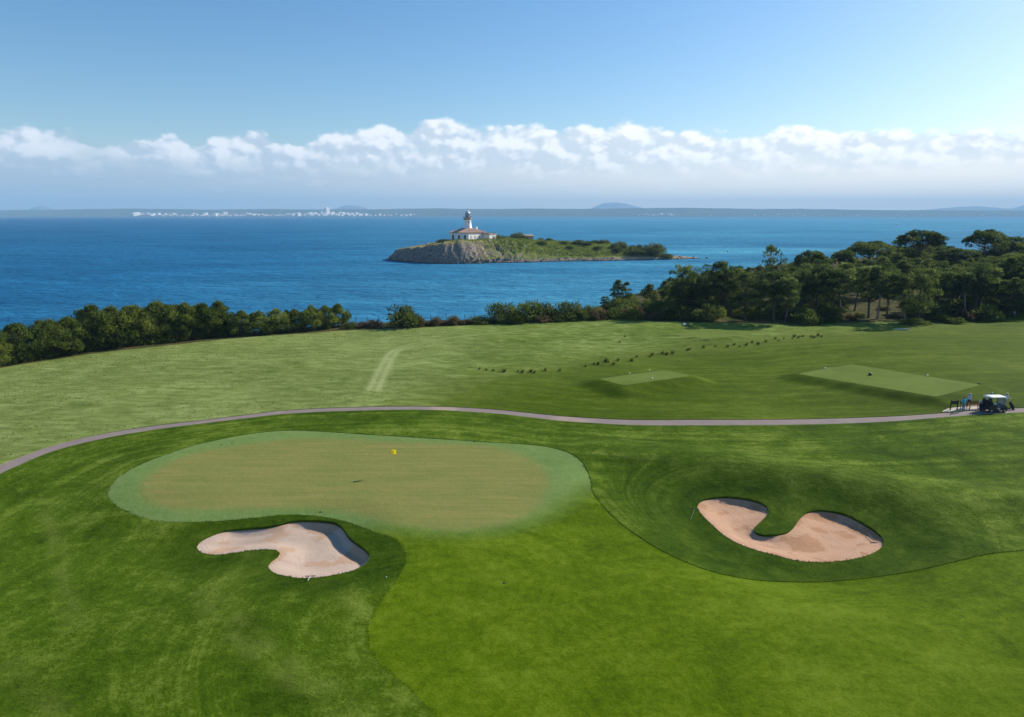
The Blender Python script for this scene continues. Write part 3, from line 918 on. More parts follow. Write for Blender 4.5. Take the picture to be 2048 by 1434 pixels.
for (px, py, a, s1, s2) in [(1460, 503, 1.0, 60, 24), (1560, 500, 0.85, 65, 28), (1380, 530, 0.5, 60, 18), (700, 600, 0.22, 50, 20), (600, 570, 0.18, 60, 25), (1420, 492, 0.55, 40, 10), (1380, 515, 0.6, 30, 14), (1250, 560, 0.38, 55, 30), (1000, 575, 0.28, 55, 22),
                            (1130, 600, 0.35, 30, 16), (900, 600, 0.22, 40, 20), (1650, 470, 0.35, 150, 60), (1800, 455, 0.45, 450, 500), (1750, 441, 0.45, 1900, 2500), (1300, 446, 0.3, 700, 900), (1500, 470, 0.5, 180, 120), (1150, 450, 0.22, 400, 500), (760, 530, 0.12, 60, 20)]:  # turquoise shallows, plus broad far spots that brighten the open bay
    shal_bright = np.maximum(shal_bright, a * gauss(SP, at(px, py, SEA_Z), s1, s2))
dco, _ = seg_dist(SP, COAST_A)
shal_bright += 0.30 * smooth(-190, 40, SP[:, 0] / np.maximum(1.0, SP[:, 1] / 420.0))  # whole sea brightened towards the right in its colour
shal_bright = np.clip(shal_bright + 0.30 * np.exp(-dco / 14.0), 0, 1)
ZSEA = np.full(len(SP), SEA_Z)
me = bpy.data.meshes.new("sea_water")
idx = np.arange(nx * ny).reshape(ny, nx)
q = np.stack([idx[:-1, :-1], idx[:-1, 1:], idx[1:, 1:], idx[1:, :-1]], -1).reshape(-1, 4)
me.from_pydata([tuple(map(float, p)) for p in np.column_stack([SP, ZSEA])], [], [tuple(map(int, f)) for f in q])
me.materials.append(M_SEA)
a = me.attributes.new("shallow_bright", 'FLOAT', 'POINT'); a.data.foreach_set("value", shal_bright.astype(np.float32))
set_props(link_mesh("sea", me), kind="structure")

# ------------------------------------------------------------------ island
def isl(px, py): return at(px, py, SEA_Z)
front = [(776, 518), (790, 521.5), (810, 523.5), (850, 526), (885, 527.5), (925, 527.5), (960, 527), (1000, 526), (1050, 525), (1100, 523.5), (1150, 522.5), (1200, 522), (1250, 521),
         (1290, 520), (1330, 519.2), (1365, 518.3), (1395, 517.5), (1418, 516.3)]
F_ = [isl(*p) for p in front]
xl, yl = F_[0]
back = [(124, 436), (106, 442), (92, 450), (75, 462), (50, 470), (20, 474), (-10, 472), (-40, 464), (-60, 450), (-74, 436)]
ISL = dens(F_ + back, 3.0)
ISL_A = np.array(ISL)
prof = np.array([(-90, 0), (-75, 2.6), (-71, 5.2), (-62, 6.8), (-52, 8.2), (-42, 9.8), (-30, 11.4), (-15, 11.6), (0, 11.4), (25, 10.2), (45, 9.2), (62, 8.2), (78, 6.8), (86, 4.8), (92, 2.4), (102, 1.1), (112, 0.7), (130, 0.4)])
cliffw = np.array([(-90, 3.5), (-60, 5.5), (-38, 8), (-24, 14), (-10, 30), (30, 34), (60, 30), (85, 22), (100, 8), (130, 5)])
LH_D = 438.0
LH_P = at_dist(932, 481, LH_D)
def isl_h(P):
    P = np.asarray(P, float).reshape(-1, 2)
    d, _ = seg_dist(P, ISL_A, True); s = np.where(inside(P, ISL), d, -d)
    hm = np.interp(P[:, 0], prof[:, 0], prof[:, 1]); w = np.interp(P[:, 0], cliffw[:, 0], cliffw[:, 1])
    u = np.clip(s / w, 0, 1)
    rise = 1 - (1 - u) ** 1.7
    rim = np.minimum(1.0, np.clip(s / 1.6, -2, 1))           # a low rocky step at the water
    rocky = np.clip(1.3 - np.abs(u - 0.35) * 1.6, 0, 1) * np.interp(P[:, 0], [-80, -40, -10, 15, 40], [1.0, 1.0, 0.7, 0.25, 0.1])
    nz = np.array([noise.noise((x * 0.22, y * 0.22, 1.1)) * 1.0 + noise.noise((x * 0.6, y * 0.6, 4.1)) * 0.5 + noise.noise((x * 1.5, y * 1.5, 8.1)) * 0.25 for x, y in P])
    rg = np.array([abs(noise.noise((x * 0.35 + y * 0.12, y * 0.1, 2.2))) for x, y in P])
    low = np.array([noise.noise((x * 0.06, y * 0.06, 6.6)) for x, y in P])
    z = hm * rise * (1 + 0.10 * low) + np.where(s > 0, 0.9, 1.6) * rim * np.minimum(1, hm / 1.2 + 0.2) + nz * (0.35 + 0.9 * rocky) * np.clip(rim, 0, 1) * np.minimum(1, hm / 2.5) - rocky * rg * 2.0 * np.clip(rim, 0, 1)
    z = SEA_Z + np.where(s > 0, np.maximum(z, np.minimum(0.34, s * 0.4)), np.minimum(z, -0.4))
    k = smooth(24, 14, np.hypot(P[:, 0] - LH_P[0] - 4, (P[:, 1] - LH_P[1]) * 1.1))
    return z * (1 - k) + LH_P[2] * k
gx = np.arange(-84, 132, 1.15); gy = np.arange(372, 480, 1.5)
GX, GY = np.meshgrid(gx, gy)
IP = np.column_stack([GX.ravel() + RNG.uniform(-.3, .3, GX.size), GY.ravel() + RNG.uniform(-.3, .3, GX.size)])
IZ = isl_h(IP)
dI, _ = seg_dist(IP, ISL_A, True); sI = np.where(inside(IP, ISL), dI, -dI)
ok = sI > -4
ii = np.arange(IP.shape[0]).reshape(GX.shape)
q = np.stack([ii[:-1, :-1], ii[:-1, 1:], ii[1:, 1:], ii[1:, :-1]], -1).reshape(-1, 4)
q = q[ok[q].all(1)]
def island_mat():
    m, t, b = new_mat("island rock and grass")
    g = t.node("ShaderNodeNewGeometry"); P = g.outputs["Position"]
    nz = t.sep(g.outputs["Normal"])[2]
    x, y, z = t.sep(P)
    n = t.noise(P, 0.16, 6, 0.65); n2 = t.noise(P, 0.8, 5, 0.7)
    rock = t.mix(t.mr(n2, 0.3, 0.7), (0.095, 0.085, 0.078, 1), (0.34, 0.275, 0.22, 1))
    rock = t.mix(t.mr(n, 0.5, 0.7, 0, 0.6), rock, (0.28, 0.19, 0.13, 1))
    dry = t.mix(n2, (0.20, 0.165, 0.075, 1), (0.32, 0.265, 0.135, 1))
    grass = t.mix(t.mr(n, 0.3, 0.7), (0.105, 0.150, 0.022, 1), (0.20, 0.225, 0.045, 1))
    sandc = (0.42, 0.33, 0.25, 1)
    land = t.mix(t.mr(t.add(x, t.mul(t.sub(n, 0.5), 50)), -48, 4), dry, grass)
    f = t.add(nz, t.mul(t.sub(n2, 0.5), 0.5))
    c = t.mix(t.mr(f, 0.72, 0.90), rock, land)
    c = t.mix(t.mr(t.add(z, t.mul(t.sub(n2, 0.5), 1.2)), SEA_Z + 2.2, SEA_Z + 1.2), c, t.mix(t.mr(x, -10, 40), rock, t.mix(n2, (0.24, 0.18, 0.13, 1), sandc)))
    c = t.mix(t.mr(z, SEA_Z + 0.55, SEA_Z + 0.25), c, (0.06, 0.05, 0.04, 1))
    t.put(b.inputs["Base Color"], c); b.inputs["Roughness"].default_value = 0.95; b.inputs["Specular IOR Level"].default_value = 0.03
    t.put(b.inputs["Normal"], t.bump(n2, 0.8, 0.5))
    return m
M_ISL = island_mat()
me = bpy.data.meshes.new("island")
me.from_pydata([tuple(map(float, p)) for p in np.column_stack([IP, IZ])], [], [tuple(map(int, f)) for f in q])
me.materials.append(M_ISL)
me.polygons.foreach_set("use_smooth", [False] * len(me.polygons))
set_props(link_mesh("island_terrain", me), kind="structure")

# ------------------------------------------------------------------ the far shore of the bay
def far_mat(name, a, bb):
    m, t, b = new_mat(name)
    P = wpos(t)
    n = t.noise(t.mapping(P, (1, 0.5, 3)), 0.0022, 6, 0.65)
    n2 = t.noise(P, 0.02, 4, 0.7)
    c = t.mix(t.mr(n, 0.3, 0.7), (*a, 1), (*bb, 1))
    c = t.mix(t.mr(n2, 0.5, 0.75, 0, 0.5), c, (0.16, 0.14, 0.09, 1))
    t.put(b.inputs["Base Color"], c); b.inputs["Roughness"].default_value = 1.0; b.inputs["Specular IOR Level"].default_value = 0.0
    return m
M_FAR = far_mat("far pine country", (0.030, 0.055, 0.040), (0.070, 0.095, 0.060))
M_MTN = far_mat("far mountain rock", (0.15, 0.17, 0.17), (0.20, 0.21, 0.20))
COAST_D = 10300.0
def zpix(py, d): return at_dist(1024, py, d)[2]
CO_TOP = [(-600, 422), (-200, 421), (0, 421), (60, 420), (120, 419.5), (200, 418.5), (290, 417), (380, 418), (430, 419.5), (500, 418.5), (560, 418), (640, 419), (700, 418.5), (760, 418.5), (830, 417.5), (880, 416.5),
          (940, 418), (1000, 418), (1060, 417), (1150, 418), (1250, 416.5), (1340, 415.5), (1420, 416.5), (1500, 418), (1570, 417.5), (1650, 419), (1750, 420.5), (1850, 420.5), (1950, 421), (2060, 421.5), (2300, 421), (2700, 422)]
def ridge_mesh(name, tops, d0, d1, base_py, mat, rows=10, step=40.0, back=900.0, rough=4.0, seed=1.0):
    """a real hill range: rises from the water line at d0 to its crest at d1 and falls behind"""
    xs_ = np.arange(tops[0][0], tops[-1][0], step / 7.5)
    tp = np.interp(xs_, [p[0] for p in tops], [p[1] for p in tops])
    vs = []; m = rows + 3
    for px, py in zip(xs_, tp):
        xw = (px - 1024) / F_PX
        zc = zpix(py, d1)
        for j in range(m):
            if j < rows:
                u = j / (rows - 1); d = d0 + (d1 - d0) * u
                z = SEA_Z - 3 + (zc - SEA_Z + 3) * (u ** 0.9)
            else:
                d = d1 + back * (j - rows + 1) / 3; u = 1 - (j - rows + 1) / 3; z = SEA_Z - 3 + (zc - SEA_Z + 3) * max(0, u)
            x = xw * d * 1.02
            z += rough * noise.noise((x * 0.004, d * 0.004, seed)) * (1 if 0 < j else 0) + rough * 0.6 * noise.noise((x * 0.015, d * 0.01, seed + 3)) * (1 if 0 < j else 0)
            vs.append((x, d, z))
    n = len(xs_)
    fs = [(i * m + j, (i + 1) * m + j, (i + 1) * m + j + 1, i * m + j + 1) for i in range(n - 1) for j in range(m - 1)]
    me = bpy.data.meshes.new(name); me.from_pydata(vs, [], fs); me.materials.append(mat)
    me.polygons.foreach_set("use_smooth", [True] * len(fs))
    return set_props(link_mesh(name, me), kind="structure")
ridge_mesh("coast_hills", CO_TOP, COAST_D, COAST_D + 1500, 433, M_FAR)
def hill_range(tops, d, seed): ridge_mesh("far_mountains", tops, d - 900, d, 430, M_MTN, rows=6, step=30, back=700, rough=6, seed=seed)
hill_range([(90, 424), (105, 414.5), (125, 411.5), (140, 415), (160, 424)], 19400, 2.0)
hill_range([(660, 424), (690, 416), (705, 410.5), (722, 410), (738, 414.5), (770, 424)], 19800, 3.0)
hill_range([(1160, 424), (1185, 412), (1200, 406), (1225, 404.5), (1245, 408), (1265, 413), (1300, 424)], 20500, 4.0)
hill_range([(1760, 424), (1840, 417.5), (1880, 413.5), (1915, 412), (1950, 415), (1985, 418), (2010, 424)], 19000, 5.0)
hill_range([(1960, 424), (1985, 416), (2010, 408.5), (2035, 402), (2070, 399.5), (2130, 399.5), (2220, 401), (2340, 405), (2450, 424)], 20000, 6.0)

M_WHITE_FAR = plain("white render of far houses", (0.82, 0.79, 0.74), 0.9, var=0.05, scale=0.05)
M_TILE_FAR = plain("clay tiles of far houses", (0.40, 0.22, 0.14), 0.9, var=0.1, scale=0.05)
M_GLASS_FAR = plain("dark far windows", (0.10, 0.12, 0.14), 0.4, var=0.1, scale=0.05)
def far_house(w, d, h, kind):
    b = MB()
    b.box((0, 0, h / 2), (w, d, h))
    if kind == 0:      # gabled villa
        b.mi = 1
        b.add([(-w / 2 - 1, -d / 2 - 1, h), (w / 2 + 1, -d / 2 - 1, h), (w / 2 + 1, d / 2 + 1, h), (-w / 2 - 1, d / 2 + 1, h), (-w / 2, 0, h + 4), (w / 2, 0, h + 4)],
              [(0, 1, 5, 4), (2, 3, 4, 5), (1, 2, 5), (3, 0, 4)])
    else:              # flat hotel block with a stair head and parapet
        b.box((w * 0.2, 0, h + 1.6), (w * 0.22, d * 0.5, 3.2))
        for sx_ in (-1, 1): b.box((sx_ * (w / 2 - .4), 0, h + 0.6), (0.8, d, 1.2))
    b.mi = 2
    nf = max(1, int(h / 4)); nw = max(2, int(w / 7))
    for f in range(nf):
        for k in range(nw):
            b.box((-w / 2 + (k + 0.5) * w / nw, -d / 2 - 0.1, (f + 0.5) * h / nf), (w / nw * 0.45, 0.3, h / nf * 0.5))
    return b.mesh("far_house", [M_WHITE_FAR, M_TILE_FAR, M_GLASS_FAR])
FH = [far_house(22, 26, 9, 0), far_house(28, 34, 12, 1), far_house(18, 22, 8, 0), far_house(34, 40, 18, 1), far_house(28, 34, 38, 1)]
rf = random.Random(5)
def town(px, py_base, kind, s, label, group):
    d = COAST_D + 60 + (432.6 - py_base) * 60
    xw = (px - 1024) / F_PX * d
    zt = SEA_Z - 3 + (CO_Z(px) + 8 - 0) * ((d - COAST_D) / 1500) ** 0.9
    o = link_mesh("far_building", FH[kind], None, (xw, d, zt - 0.5), rz=rf.uniform(-0.75, -0.35), scale=(s * 1.25, s * 1.25, s * 2.0))
    return set_props(o, label, "building", group)
def CO_Z(px): return zpix(np.interp(px, [p[0] for p in CO_TOP], [p[1] for p in CO_TOP]), COAST_D + 1500)
town(285, 431.5, 3, 1.25, "white building at the left end of the far shore town", "white buildings along the far shore")
n_t = 0
px = 292.0
while px < 836:
    big = 1 if 620 < px < 720 else 0
    k = rf.choice([0, 1, 2, 2, 0, 3]) if not big else rf.choice([1, 3, 3, 0])
    town(px, rf.uniform(428.0, 431.8), k, rf.uniform(0.75, 1.25), "small white building in the resort town across the bay", "white buildings along the far shore")
    px += rf.uniform(2.2, 6.0) * (1.0 if px < 740 else 1.8) * (0.8 if big else 1.0)
town(662, 429.5, 4, 1.5, "tall pale hotel tower in the middle of the far shore town", "white buildings along the far shore")
town(652, 430.5, 4, 0.9, "lower hotel tower just left of the tallest far hotel", "white buildings along the far shore")
px = 1272.0
while px < 1345:
    town(px, rf.uniform(428.5, 431), rf.choice([0, 2, 1]), rf.uniform(0.7, 1.05), "white house in the small cluster on the far shore right of the lighthouse", "white houses across the bay right of the lighthouse")
    px += rf.uniform(3, 8)
px = 1350.0
while px < 2040:
    town(px, rf.uniform(428.5, 431), rf.choice([0, 2]), rf.uniform(0.6, 1.0), "scattered pale house among the trees of the far right shore", "scattered pale houses on the far right shore")
    px += rf.uniform(14, 48)
# ------------------------------------------------------------------ foliage
def leaf_mat(name, dark, light, trans=0.35):
    m = bpy.data.materials.new(name); m.use_nodes = True
    t = NT(m.node_tree)
    b = m.node_tree.nodes["Principled BSDF"]; out = m.node_tree.nodes["Material Output"]
    tint = t.attr("tint")
    oi = t.node("ShaderNodeObjectInfo")
    f = t.add(t.mul(tint, 0.8), t.mul(t.sub(oi.outputs["Random"], 0.5), 0.35))
    c = t.mix(f, (*dark, 1), (*light, 1))
    t.put(b.inputs["Base Color"], c); b.inputs["Roughness"].default_value = 0.7; b.inputs["Specular IOR Level"].default_value = 0.08
    tr = t.node("ShaderNodeBsdfTranslucent"); t.l.new(c, tr.inputs["Color"])
    mx = t.node("ShaderNodeMixShader"); mx.inputs[0].default_value = trans
    t.l.new(b.outputs[0], mx.inputs[1]); t.l.new(tr.outputs[0], mx.inputs[2]); t.l.new(mx.outputs[0], out.inputs["Surface"])
    return m
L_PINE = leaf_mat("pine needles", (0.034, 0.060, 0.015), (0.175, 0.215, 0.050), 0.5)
L_FRONT = leaf_mat("sunlit pine needles", (0.040, 0.074, 0.018), (0.225, 0.280, 0.070), 0.52)  # lighter copy of the pine needles, sunlight put into the colour
L_ROW = leaf_mat("young pine needles", (0.050, 0.084, 0.015), (0.240, 0.285, 0.055), 0.52)
L_MAQ = leaf_mat("scrub leaves", (0.036, 0.062, 0.012), (0.195, 0.240, 0.044), 0.5)
L_YEL = leaf_mat("yellow green scrub leaves", (0.050, 0.070, 0.008), (0.150, 0.170, 0.020))
L_BRN = leaf_mat("dry brown scrub leaves", (0.060, 0.048, 0.022), (0.180, 0.140, 0.066), 0.45)
L_GRASS = leaf_mat("long grass blades", (0.130, 0.180, 0.036), (0.34, 0.40, 0.14), 0.55)
M_BARK = plain("pine bark", (0.085, 0.065, 0.050), 0.95, var=0.4, scale=3.0, bump=0.6)
M_BARKP = plain("pale grey bark", (0.24, 0.205, 0.17), 0.95, var=0.3, scale=3.0, bump=0.5)

def leaf_clump(b, c, r, n, rnd, size, flat=0.75, tint=0.5, long=1.0, up=0.55):
    vs = []; fs = []; tt = []
    for _ in range(n):
        th = rnd.uniform(0, 2 * PI); cz = rnd.uniform(-0.75, 1.0)
        sr = math.sqrt(max(0, 1 - cz * cz)); rr = r * rnd.uniform(0.55, 1.06)
        d = Vector((sr * math.cos(th), sr * math.sin(th), cz))
        p = Vector(c) + Vector((d.x * rr, d.y * rr, d.z * rr * flat))
        # sprays point outward and up
        g = (d * 0.9 + Vector((rnd.gauss(0, .5), rnd.gauss(0, .5), up + rnd.gauss(0, .35)))).normalized()
        s = g.cross(Vector((rnd.gauss(0, 1), rnd.gauss(0, 1), rnd.gauss(0, 1)))).normalized()
        L = size * rnd.uniform(0.7, 1.4) * long; w = size * rnd.uniform(0.35, 0.6)
        i = len(vs)
        vs += [p - s * w * 0.5, p + s * w * 0.5, p + g * L + s * w * 0.12, p + g * L - s * w * 0.12]
        fs.append((i, i + 1, i + 2, i + 3))
        tt += [max(0, min(1, tint + rnd.gauss(0, .13)))] * 4
    k = b.add(vs, fs)
    b.t[k:] = tt

def pine(seed, h, cr, c0, nclump, style, lean=(0, 0), leafmat=None, leaf=0.34, per=110, bark=None, cl=(0.20, 0.34), flat=0.72, up=0.55):
    """returns (trunk mesh, crown mesh). h: height, cr: crown radius, c0: height where the crown starts (share of h)"""
    rnd = random.Random(seed)
    tb = MB(); tb.smooth = True
    r0 = 0.045 * h * (0.5 if style == 'row' else 0.42)
    bend = Vector((rnd.uniform(-.05, .05), rnd.uniform(-.05, .05), 0)) * h
    def axis(u): return Vector((lean[0] * u * h + bend.x * math.sin(u * PI), lean[1] * u * h + bend.y * math.sin(u * PI), u * h))
    us = [-0.04, 0.02, 0.12, 0.28, 0.45, 0.62, 0.78, 0.92]
    tb.tube([axis(u) for u in us], [r0 * 1.35, r0 * 1.15, r0, r0 * .86, r0 * .7, r0 * .5, r0 * .3, r0 * .1], n=8)
    cb = MB()
    for i in range(nclump):
        a = rnd.uniform(0, 2 * PI) + i * 2.399
        if style == 'umbrella':
            q = math.sqrt(rnd.random()); v = rnd.uniform(0, 1)
            rad = cr * q * 0.88; zz = c0 + (1 - c0) * (0.42 + 0.5 * math.sqrt(max(0, 1 - q * q)) - 0.30 * v * rnd.random())
        elif style == 'row':
            v = rnd.uniform(0, 1); prof_ = math.sin(min(1, (0.16 + v * 0.92)) * PI) ** 0.55
            rad = cr * prof_ * math.sqrt(rnd.uniform(0.15, 1)) * 0.8; zz = c0 + (1 - c0) * (0.08 + 0.84 * v)
        elif style == 'sparse':
            v = rnd.uniform(0, 1); rad = cr * (0.35 + 0.65 * math.sin(PI * v)) * math.sqrt(rnd.random()); zz = c0 + (1 - c0) * (0.1 + 0.85 * v)
        else:   # forest pine: broken rounded crown, widest two thirds up
            v = rnd.uniform(0, 1); prof_ = math.sin(PI * (0.12 + 0.80 * v)) ** 0.7
            rad = cr * prof_ * math.sqrt(rnd.uniform(0.1, 1)) * 0.85; zz = c0 + (1 - c0) * (0.06 + 0.86 * v)
        ax = axis(min(zz, 0.98))
        c = Vector((ax.x + rad * math.cos(a), ax.y + rad * math.sin(a), zz * h))
        r = cr * rnd.uniform(*cl)
        cb.tint = rnd.choice((0.08, 0.3, 0.55, 0.9)) + rnd.uniform(-.08, .08)
        leaf_clump(cb, c, r, int(per * rnd.uniform(.8, 1.2)), rnd, leaf, flat=flat, tint=cb.tint, up=up)
        if i % 2 == 0 or style in ('umbrella', 'sparse'):
            st = axis(max(0.12, min(0.9, zz - rnd.uniform(0.10, 0.22))))
            md = (st + c) / 2 + Vector((0, 0, -0.03 * h))
            rb = r0 * 0.30
            tb.tube([st, md, c], [rb, rb * .7, rb * .3], n=5, cap=False)
    return tb.mesh("trunk", bark or M_BARK), cb.mesh("crown", leafmat or L_PINE, tint=True)

def place_tree(pair, loc, label, group, rz=0.0, s=(1, 1, 1), name="pine_tree", cat="tree"):
    o = empty(name, loc, rz, s)
    link_mesh("trunk", pair[0], o); link_mesh("crown", pair[1], o)
    return set_props(o, label, cat, group)

def shrub_mesh(seed, w, h, n, mat, leaf=0.22, per=90):
    rnd = random.Random(seed); b = MB()
    for i in range(n):
        a = rnd.uniform(0, 2 * PI); q = math.sqrt(rnd.random())
        x = w * .5 * q * math.cos(a) * .85; y = w * .5 * q * math.sin(a) * .85
        z = h * (0.12 + 0.62 * rnd.random() * math.sqrt(max(0.05, 1 - q * q)))
        r = min(w, h * 1.5) * rnd.uniform(0.16, 0.26)
        leaf_clump(b, (x, y, z), r, per, rnd, leaf, 0.8, rnd.uniform(.15, .85))
    b2 = MB(); b2.smooth = True
    for i in range(5):
        a = i * 1.257 + rnd.random()
        b2.tube([(0.05 * math.cos(a), 0.05 * math.sin(a), -0.1), (w * .16 * math.cos(a), w * .16 * math.sin(a), h * .3), (w * .27 * math.cos(a), w * .27 * math.sin(a), h * .6)], [0.05, .035, .012], n=5)
    return b.mesh("foliage", mat, tint=True), b2.mesh("stems", M_BARK)
def place_shrub(pair, loc, label, group, rz=0, s=(1, 1, 1), name="shrub"):
    o = empty(name, loc, rz, s)
    link_mesh("foliage", pair[0], o); link_mesh("stem", pair[1], o)
    return set_props(o, label, "shrub", group)

def ppm(P):
    """pixels per metre at a world point"""
    return F_PX / ((P[1]) * cp + (CAM_Z - P[2]) * sp)

# --- left shore row: young pines, crowns nearly to the ground
ROWP = [pine(100 + k, 7.0, 3.1 + 0.35 * (k % 3), 0.06 + 0.09 * (k % 3), 74, 'row', leafmat=L_ROW, leaf=0.30, per=80, cl=(0.12, 0.25), flat=1.25, up=0.95) for k in range(5)]
ROWL = [pine(140 + k, 5.0, 2.6 + 0.3 * k, 0.02, 62, 'row', leafmat=L_ROW, leaf=0.27, per=80, cl=(0.12, 0.25), flat=1.2, up=0.9) for k in range(3)]
rt = random.Random(21)
ORD = ["first", "second", "third", "fourth", "fifth", "sixth", "seventh", "eighth", "ninth", "tenth", "eleventh", "twelfth", "thirteenth", "fourteenth", "fifteenth", "sixteenth", "seventeenth", "eighteenth", "nineteenth", "twentieth"]
LEFT = [(-30, 745, 660), (26, 731, 648), (92, 722, 640), (135, 715, 630), (180, 708, 618), (222, 702, 611), (264, 697, 609), (312, 691, 613), (368, 685, 606), (402, 682, 605), (434, 679, 610)]
LEFT2 = [(480, 677, 627), (514, 674, 623), (549, 671, 620), (586, 668, 621), (620, 665, 620), (648, 662, 617), (672, 659, 613)]
def put_row(lst, protos, lab, group):
    for i, (px, by, ty) in enumerate(lst):
        P = ground(px, by - 3)
        P.y += 1.6
        P.z = H1(P.x, P.y)
        hgt = (by - ty) / ppm(P) * 1.04
        pr = protos[i % len(protos)]
        base = 7.0 if protos is ROWP else 5.0
        s = hgt / base
        place_tree(pr, P, lab(i), group, rt.uniform(0, 6.28), (s * rt.uniform(1.0, 1.32), s * rt.uniform(1.0, 1.3), s * rt.uniform(.80, 1.0)))
put_row(LEFT, ROWP, lambda i: "bushy green pine on the meadow's edge, cut by the photo's left edge" if i == 0 else "bushy green pine, %s from the left in the tall shoreline row left of the gap" % ORD[i], "young pines in the shoreline row left of the gap")
put_row(LEFT2, ROWL, lambda i: "low rounded pine, %s from the left in the short row right of the gap" % ORD[i], "low pines in the short row right of the gap")
# second rank closes the gaps
for i, (px, by, ty) in enumerate([(0, 722, 660), (60, 714, 652), (115, 708, 646), (158, 701, 632), (200, 697, 624), (243, 691, 620), (288, 687, 622), (340, 681, 618), (385, 677, 616), (420, 674, 618), (497, 669, 632), (566, 664, 628), (604, 661, 627), (634, 658, 627)]):
    P = ground(px, by - 2); P.y += 3.0; P.z = H1(P.x, P.y)
    s = max(0.45, (by - ty) / ppm(P) / 7.0)
    place_tree(ROWP[(i * 3 + 1) % 5], P, "dark pine half hidden behind the front trees of the left shoreline row", "pines behind the front trees of the left shoreline row", rt.uniform(0, 6.28), (s * 1.1, s * 1.1, s))

# --- shrubs
MAQ = [shrub_mesh(200 + k, 3.0, 1.9, 22, L_MAQ, 0.22, 80) for k in range(3)]
YEL = [shrub_mesh(210 + k, 2.4, 1.4, 16, L_YEL, 0.20, 75) for k in range(2)]
BRN = [shrub_mesh(220 + k, 2.4, 1.2, 16, L_BRN, 0.20, 70) for k in range(2)]
def shrub_px(pair, px, by, wpx, hpx, label, group, bw=3.0, bh=1.9, dy=0.8):
    P = ground(px, by); P.y += dy; P.z = H1(P.x, P.y) - 0.05
    k = ppm(P)
    sw = wpx / k / bw; sh = hpx / k / bh
    return place_shrub(pair, P, label, group, rt.uniform(0, 6.28), (sw, sw, sh))
G1 = "bushes along the shore in the middle of the photo"
shrub_px(MAQ[0], 803, 654, 76, 46, "big rounded dark green bush standing alone by the middle shore", G1)
shrub_px(MAQ[1], 1005, 645, 68, 43, "wide green bush at the left end of the shrub bank below the island", G1)
shrub_px(MAQ[2], 1060, 643, 72, 50, "tallest domed green bush of the shrub bank below the island", G1)
shrub_px(MAQ[0], 1092, 641, 48, 36, "smaller green bush between the domed bush and the low wide bush", G1)
shrub_px(MAQ[1], 1140, 640, 62, 40, "low wide green bush at the right end of the shrub bank", G1)
shrub_px(YEL[0], 1035, 648, 46, 26, "yellow green bush in front of the shrub bank below the island", G1, 2.4, 1.4)
for px, by, w, h in [(700, 658, 26, 16), (722, 656, 34, 15), (748, 656, 36, 18), (840, 654, 40, 18), (870, 652, 44, 18), (905, 651, 40, 20), (930, 650, 36, 14), (960, 649, 44, 18), (985, 648, 26, 14), (1085, 646, 38, 16),
                     (1120, 644, 36, 15), (1165, 641, 40, 20), (1195, 640, 44, 22), (1225, 638, 40, 24), (1180, 636, 46, 26)]:
    br = rt.random() < 0.7
    shrub_px((BRN if br else MAQ)[rt.randrange(2)], px, by, w, h, "low dry brown bush on the shore behind the meadow" if br else "low dull green bush among dry scrub on the shore behind the meadow",
             "low dry bushes on the middle shore" if br else "low green bushes on the middle shore", 2.4 if br else 3.0, 1.2 if br else 1.9)

for i in range(22):
    px = -20 + i * 22.5; by = np.interp(px, [p[0] for p in FOREST], [p[1] for p in FOREST])
    shrub_px(MAQ[i % 3], px, by - 4, rt.uniform(40, 56), rt.uniform(30, 42), "dark bush in the deep shade under the left shoreline pines", "dark bushes under the left shoreline pines", dy=3.2)

# --- right wood
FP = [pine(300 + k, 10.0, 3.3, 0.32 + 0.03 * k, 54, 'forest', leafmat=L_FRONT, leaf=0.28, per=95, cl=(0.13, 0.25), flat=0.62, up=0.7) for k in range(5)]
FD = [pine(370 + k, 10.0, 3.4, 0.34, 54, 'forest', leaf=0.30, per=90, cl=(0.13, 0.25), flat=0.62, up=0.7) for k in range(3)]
FU = [pine(330 + k, 12.0, 5.0, 0.45, 62, 'umbrella', leaf=0.34, per=110, cl=(0.11, 0.21), flat=0.6, up=0.7) for k in range(3)]
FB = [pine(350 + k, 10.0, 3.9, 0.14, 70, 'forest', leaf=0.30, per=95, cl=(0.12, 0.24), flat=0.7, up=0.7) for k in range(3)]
def tree_px(pair, px, by, ty, label, group, bh, wscale=1.0, rz=None, dy=0.0):
    P = ground(px, by); P.y += dy; P.z = H1(P.x, P.y) - 0.05
    s = (by - ty) / ppm(P) / bh * 1.03
    return place_tree(pair, P, label, group, rt.uniform(0, 6.28) if rz is None else rz, (s * wscale, s * wscale, s))
GF = "pines along the front of the right wood"
tree_px(FB[0], 1240, 622, 560, "dark bushy pine standing apart at the left end of the right wood", GF, 10, 1.0)
tree_px(FB[1], 1210, 626, 592, "low dark shrubby pine at the far left foot of the right wood", GF, 10, 1.1)
tree_px(FB[2], 1299, 616, 568, "small dark pine in the gap left of the wood's first tall pines", GF, 10, 0.9)
tree_px(FP[0], 1362, 634, 532, "tall pine with a dark two pronged trunk, leftmost of the wood's tall front", GF, 10, 1.05)
tree_px(FP[1], 1380, 630, 545, "dark trunked pine pressed against the leftmost tall front pine", GF, 10, 0.9)
tree_px(FP[2], 1412, 630, 530, "front pine showing one pale straight trunk in a clearing of shrubs", GF, 10, 1.15)
tree_px(FP[3], 1444, 630, 524, "tall rounded pine just right of the pale straight trunk", GF, 10, 1.1)
tree_px(FB[0], 1490, 642, 548, "dense low crowned pine at the wood's front above dark shade", GF, 10, 1.15)
tree_px(FP[4], 1548, 645, 546, "front pine with dark trunk reaching the mown grass edge", GF, 10, 1.15)
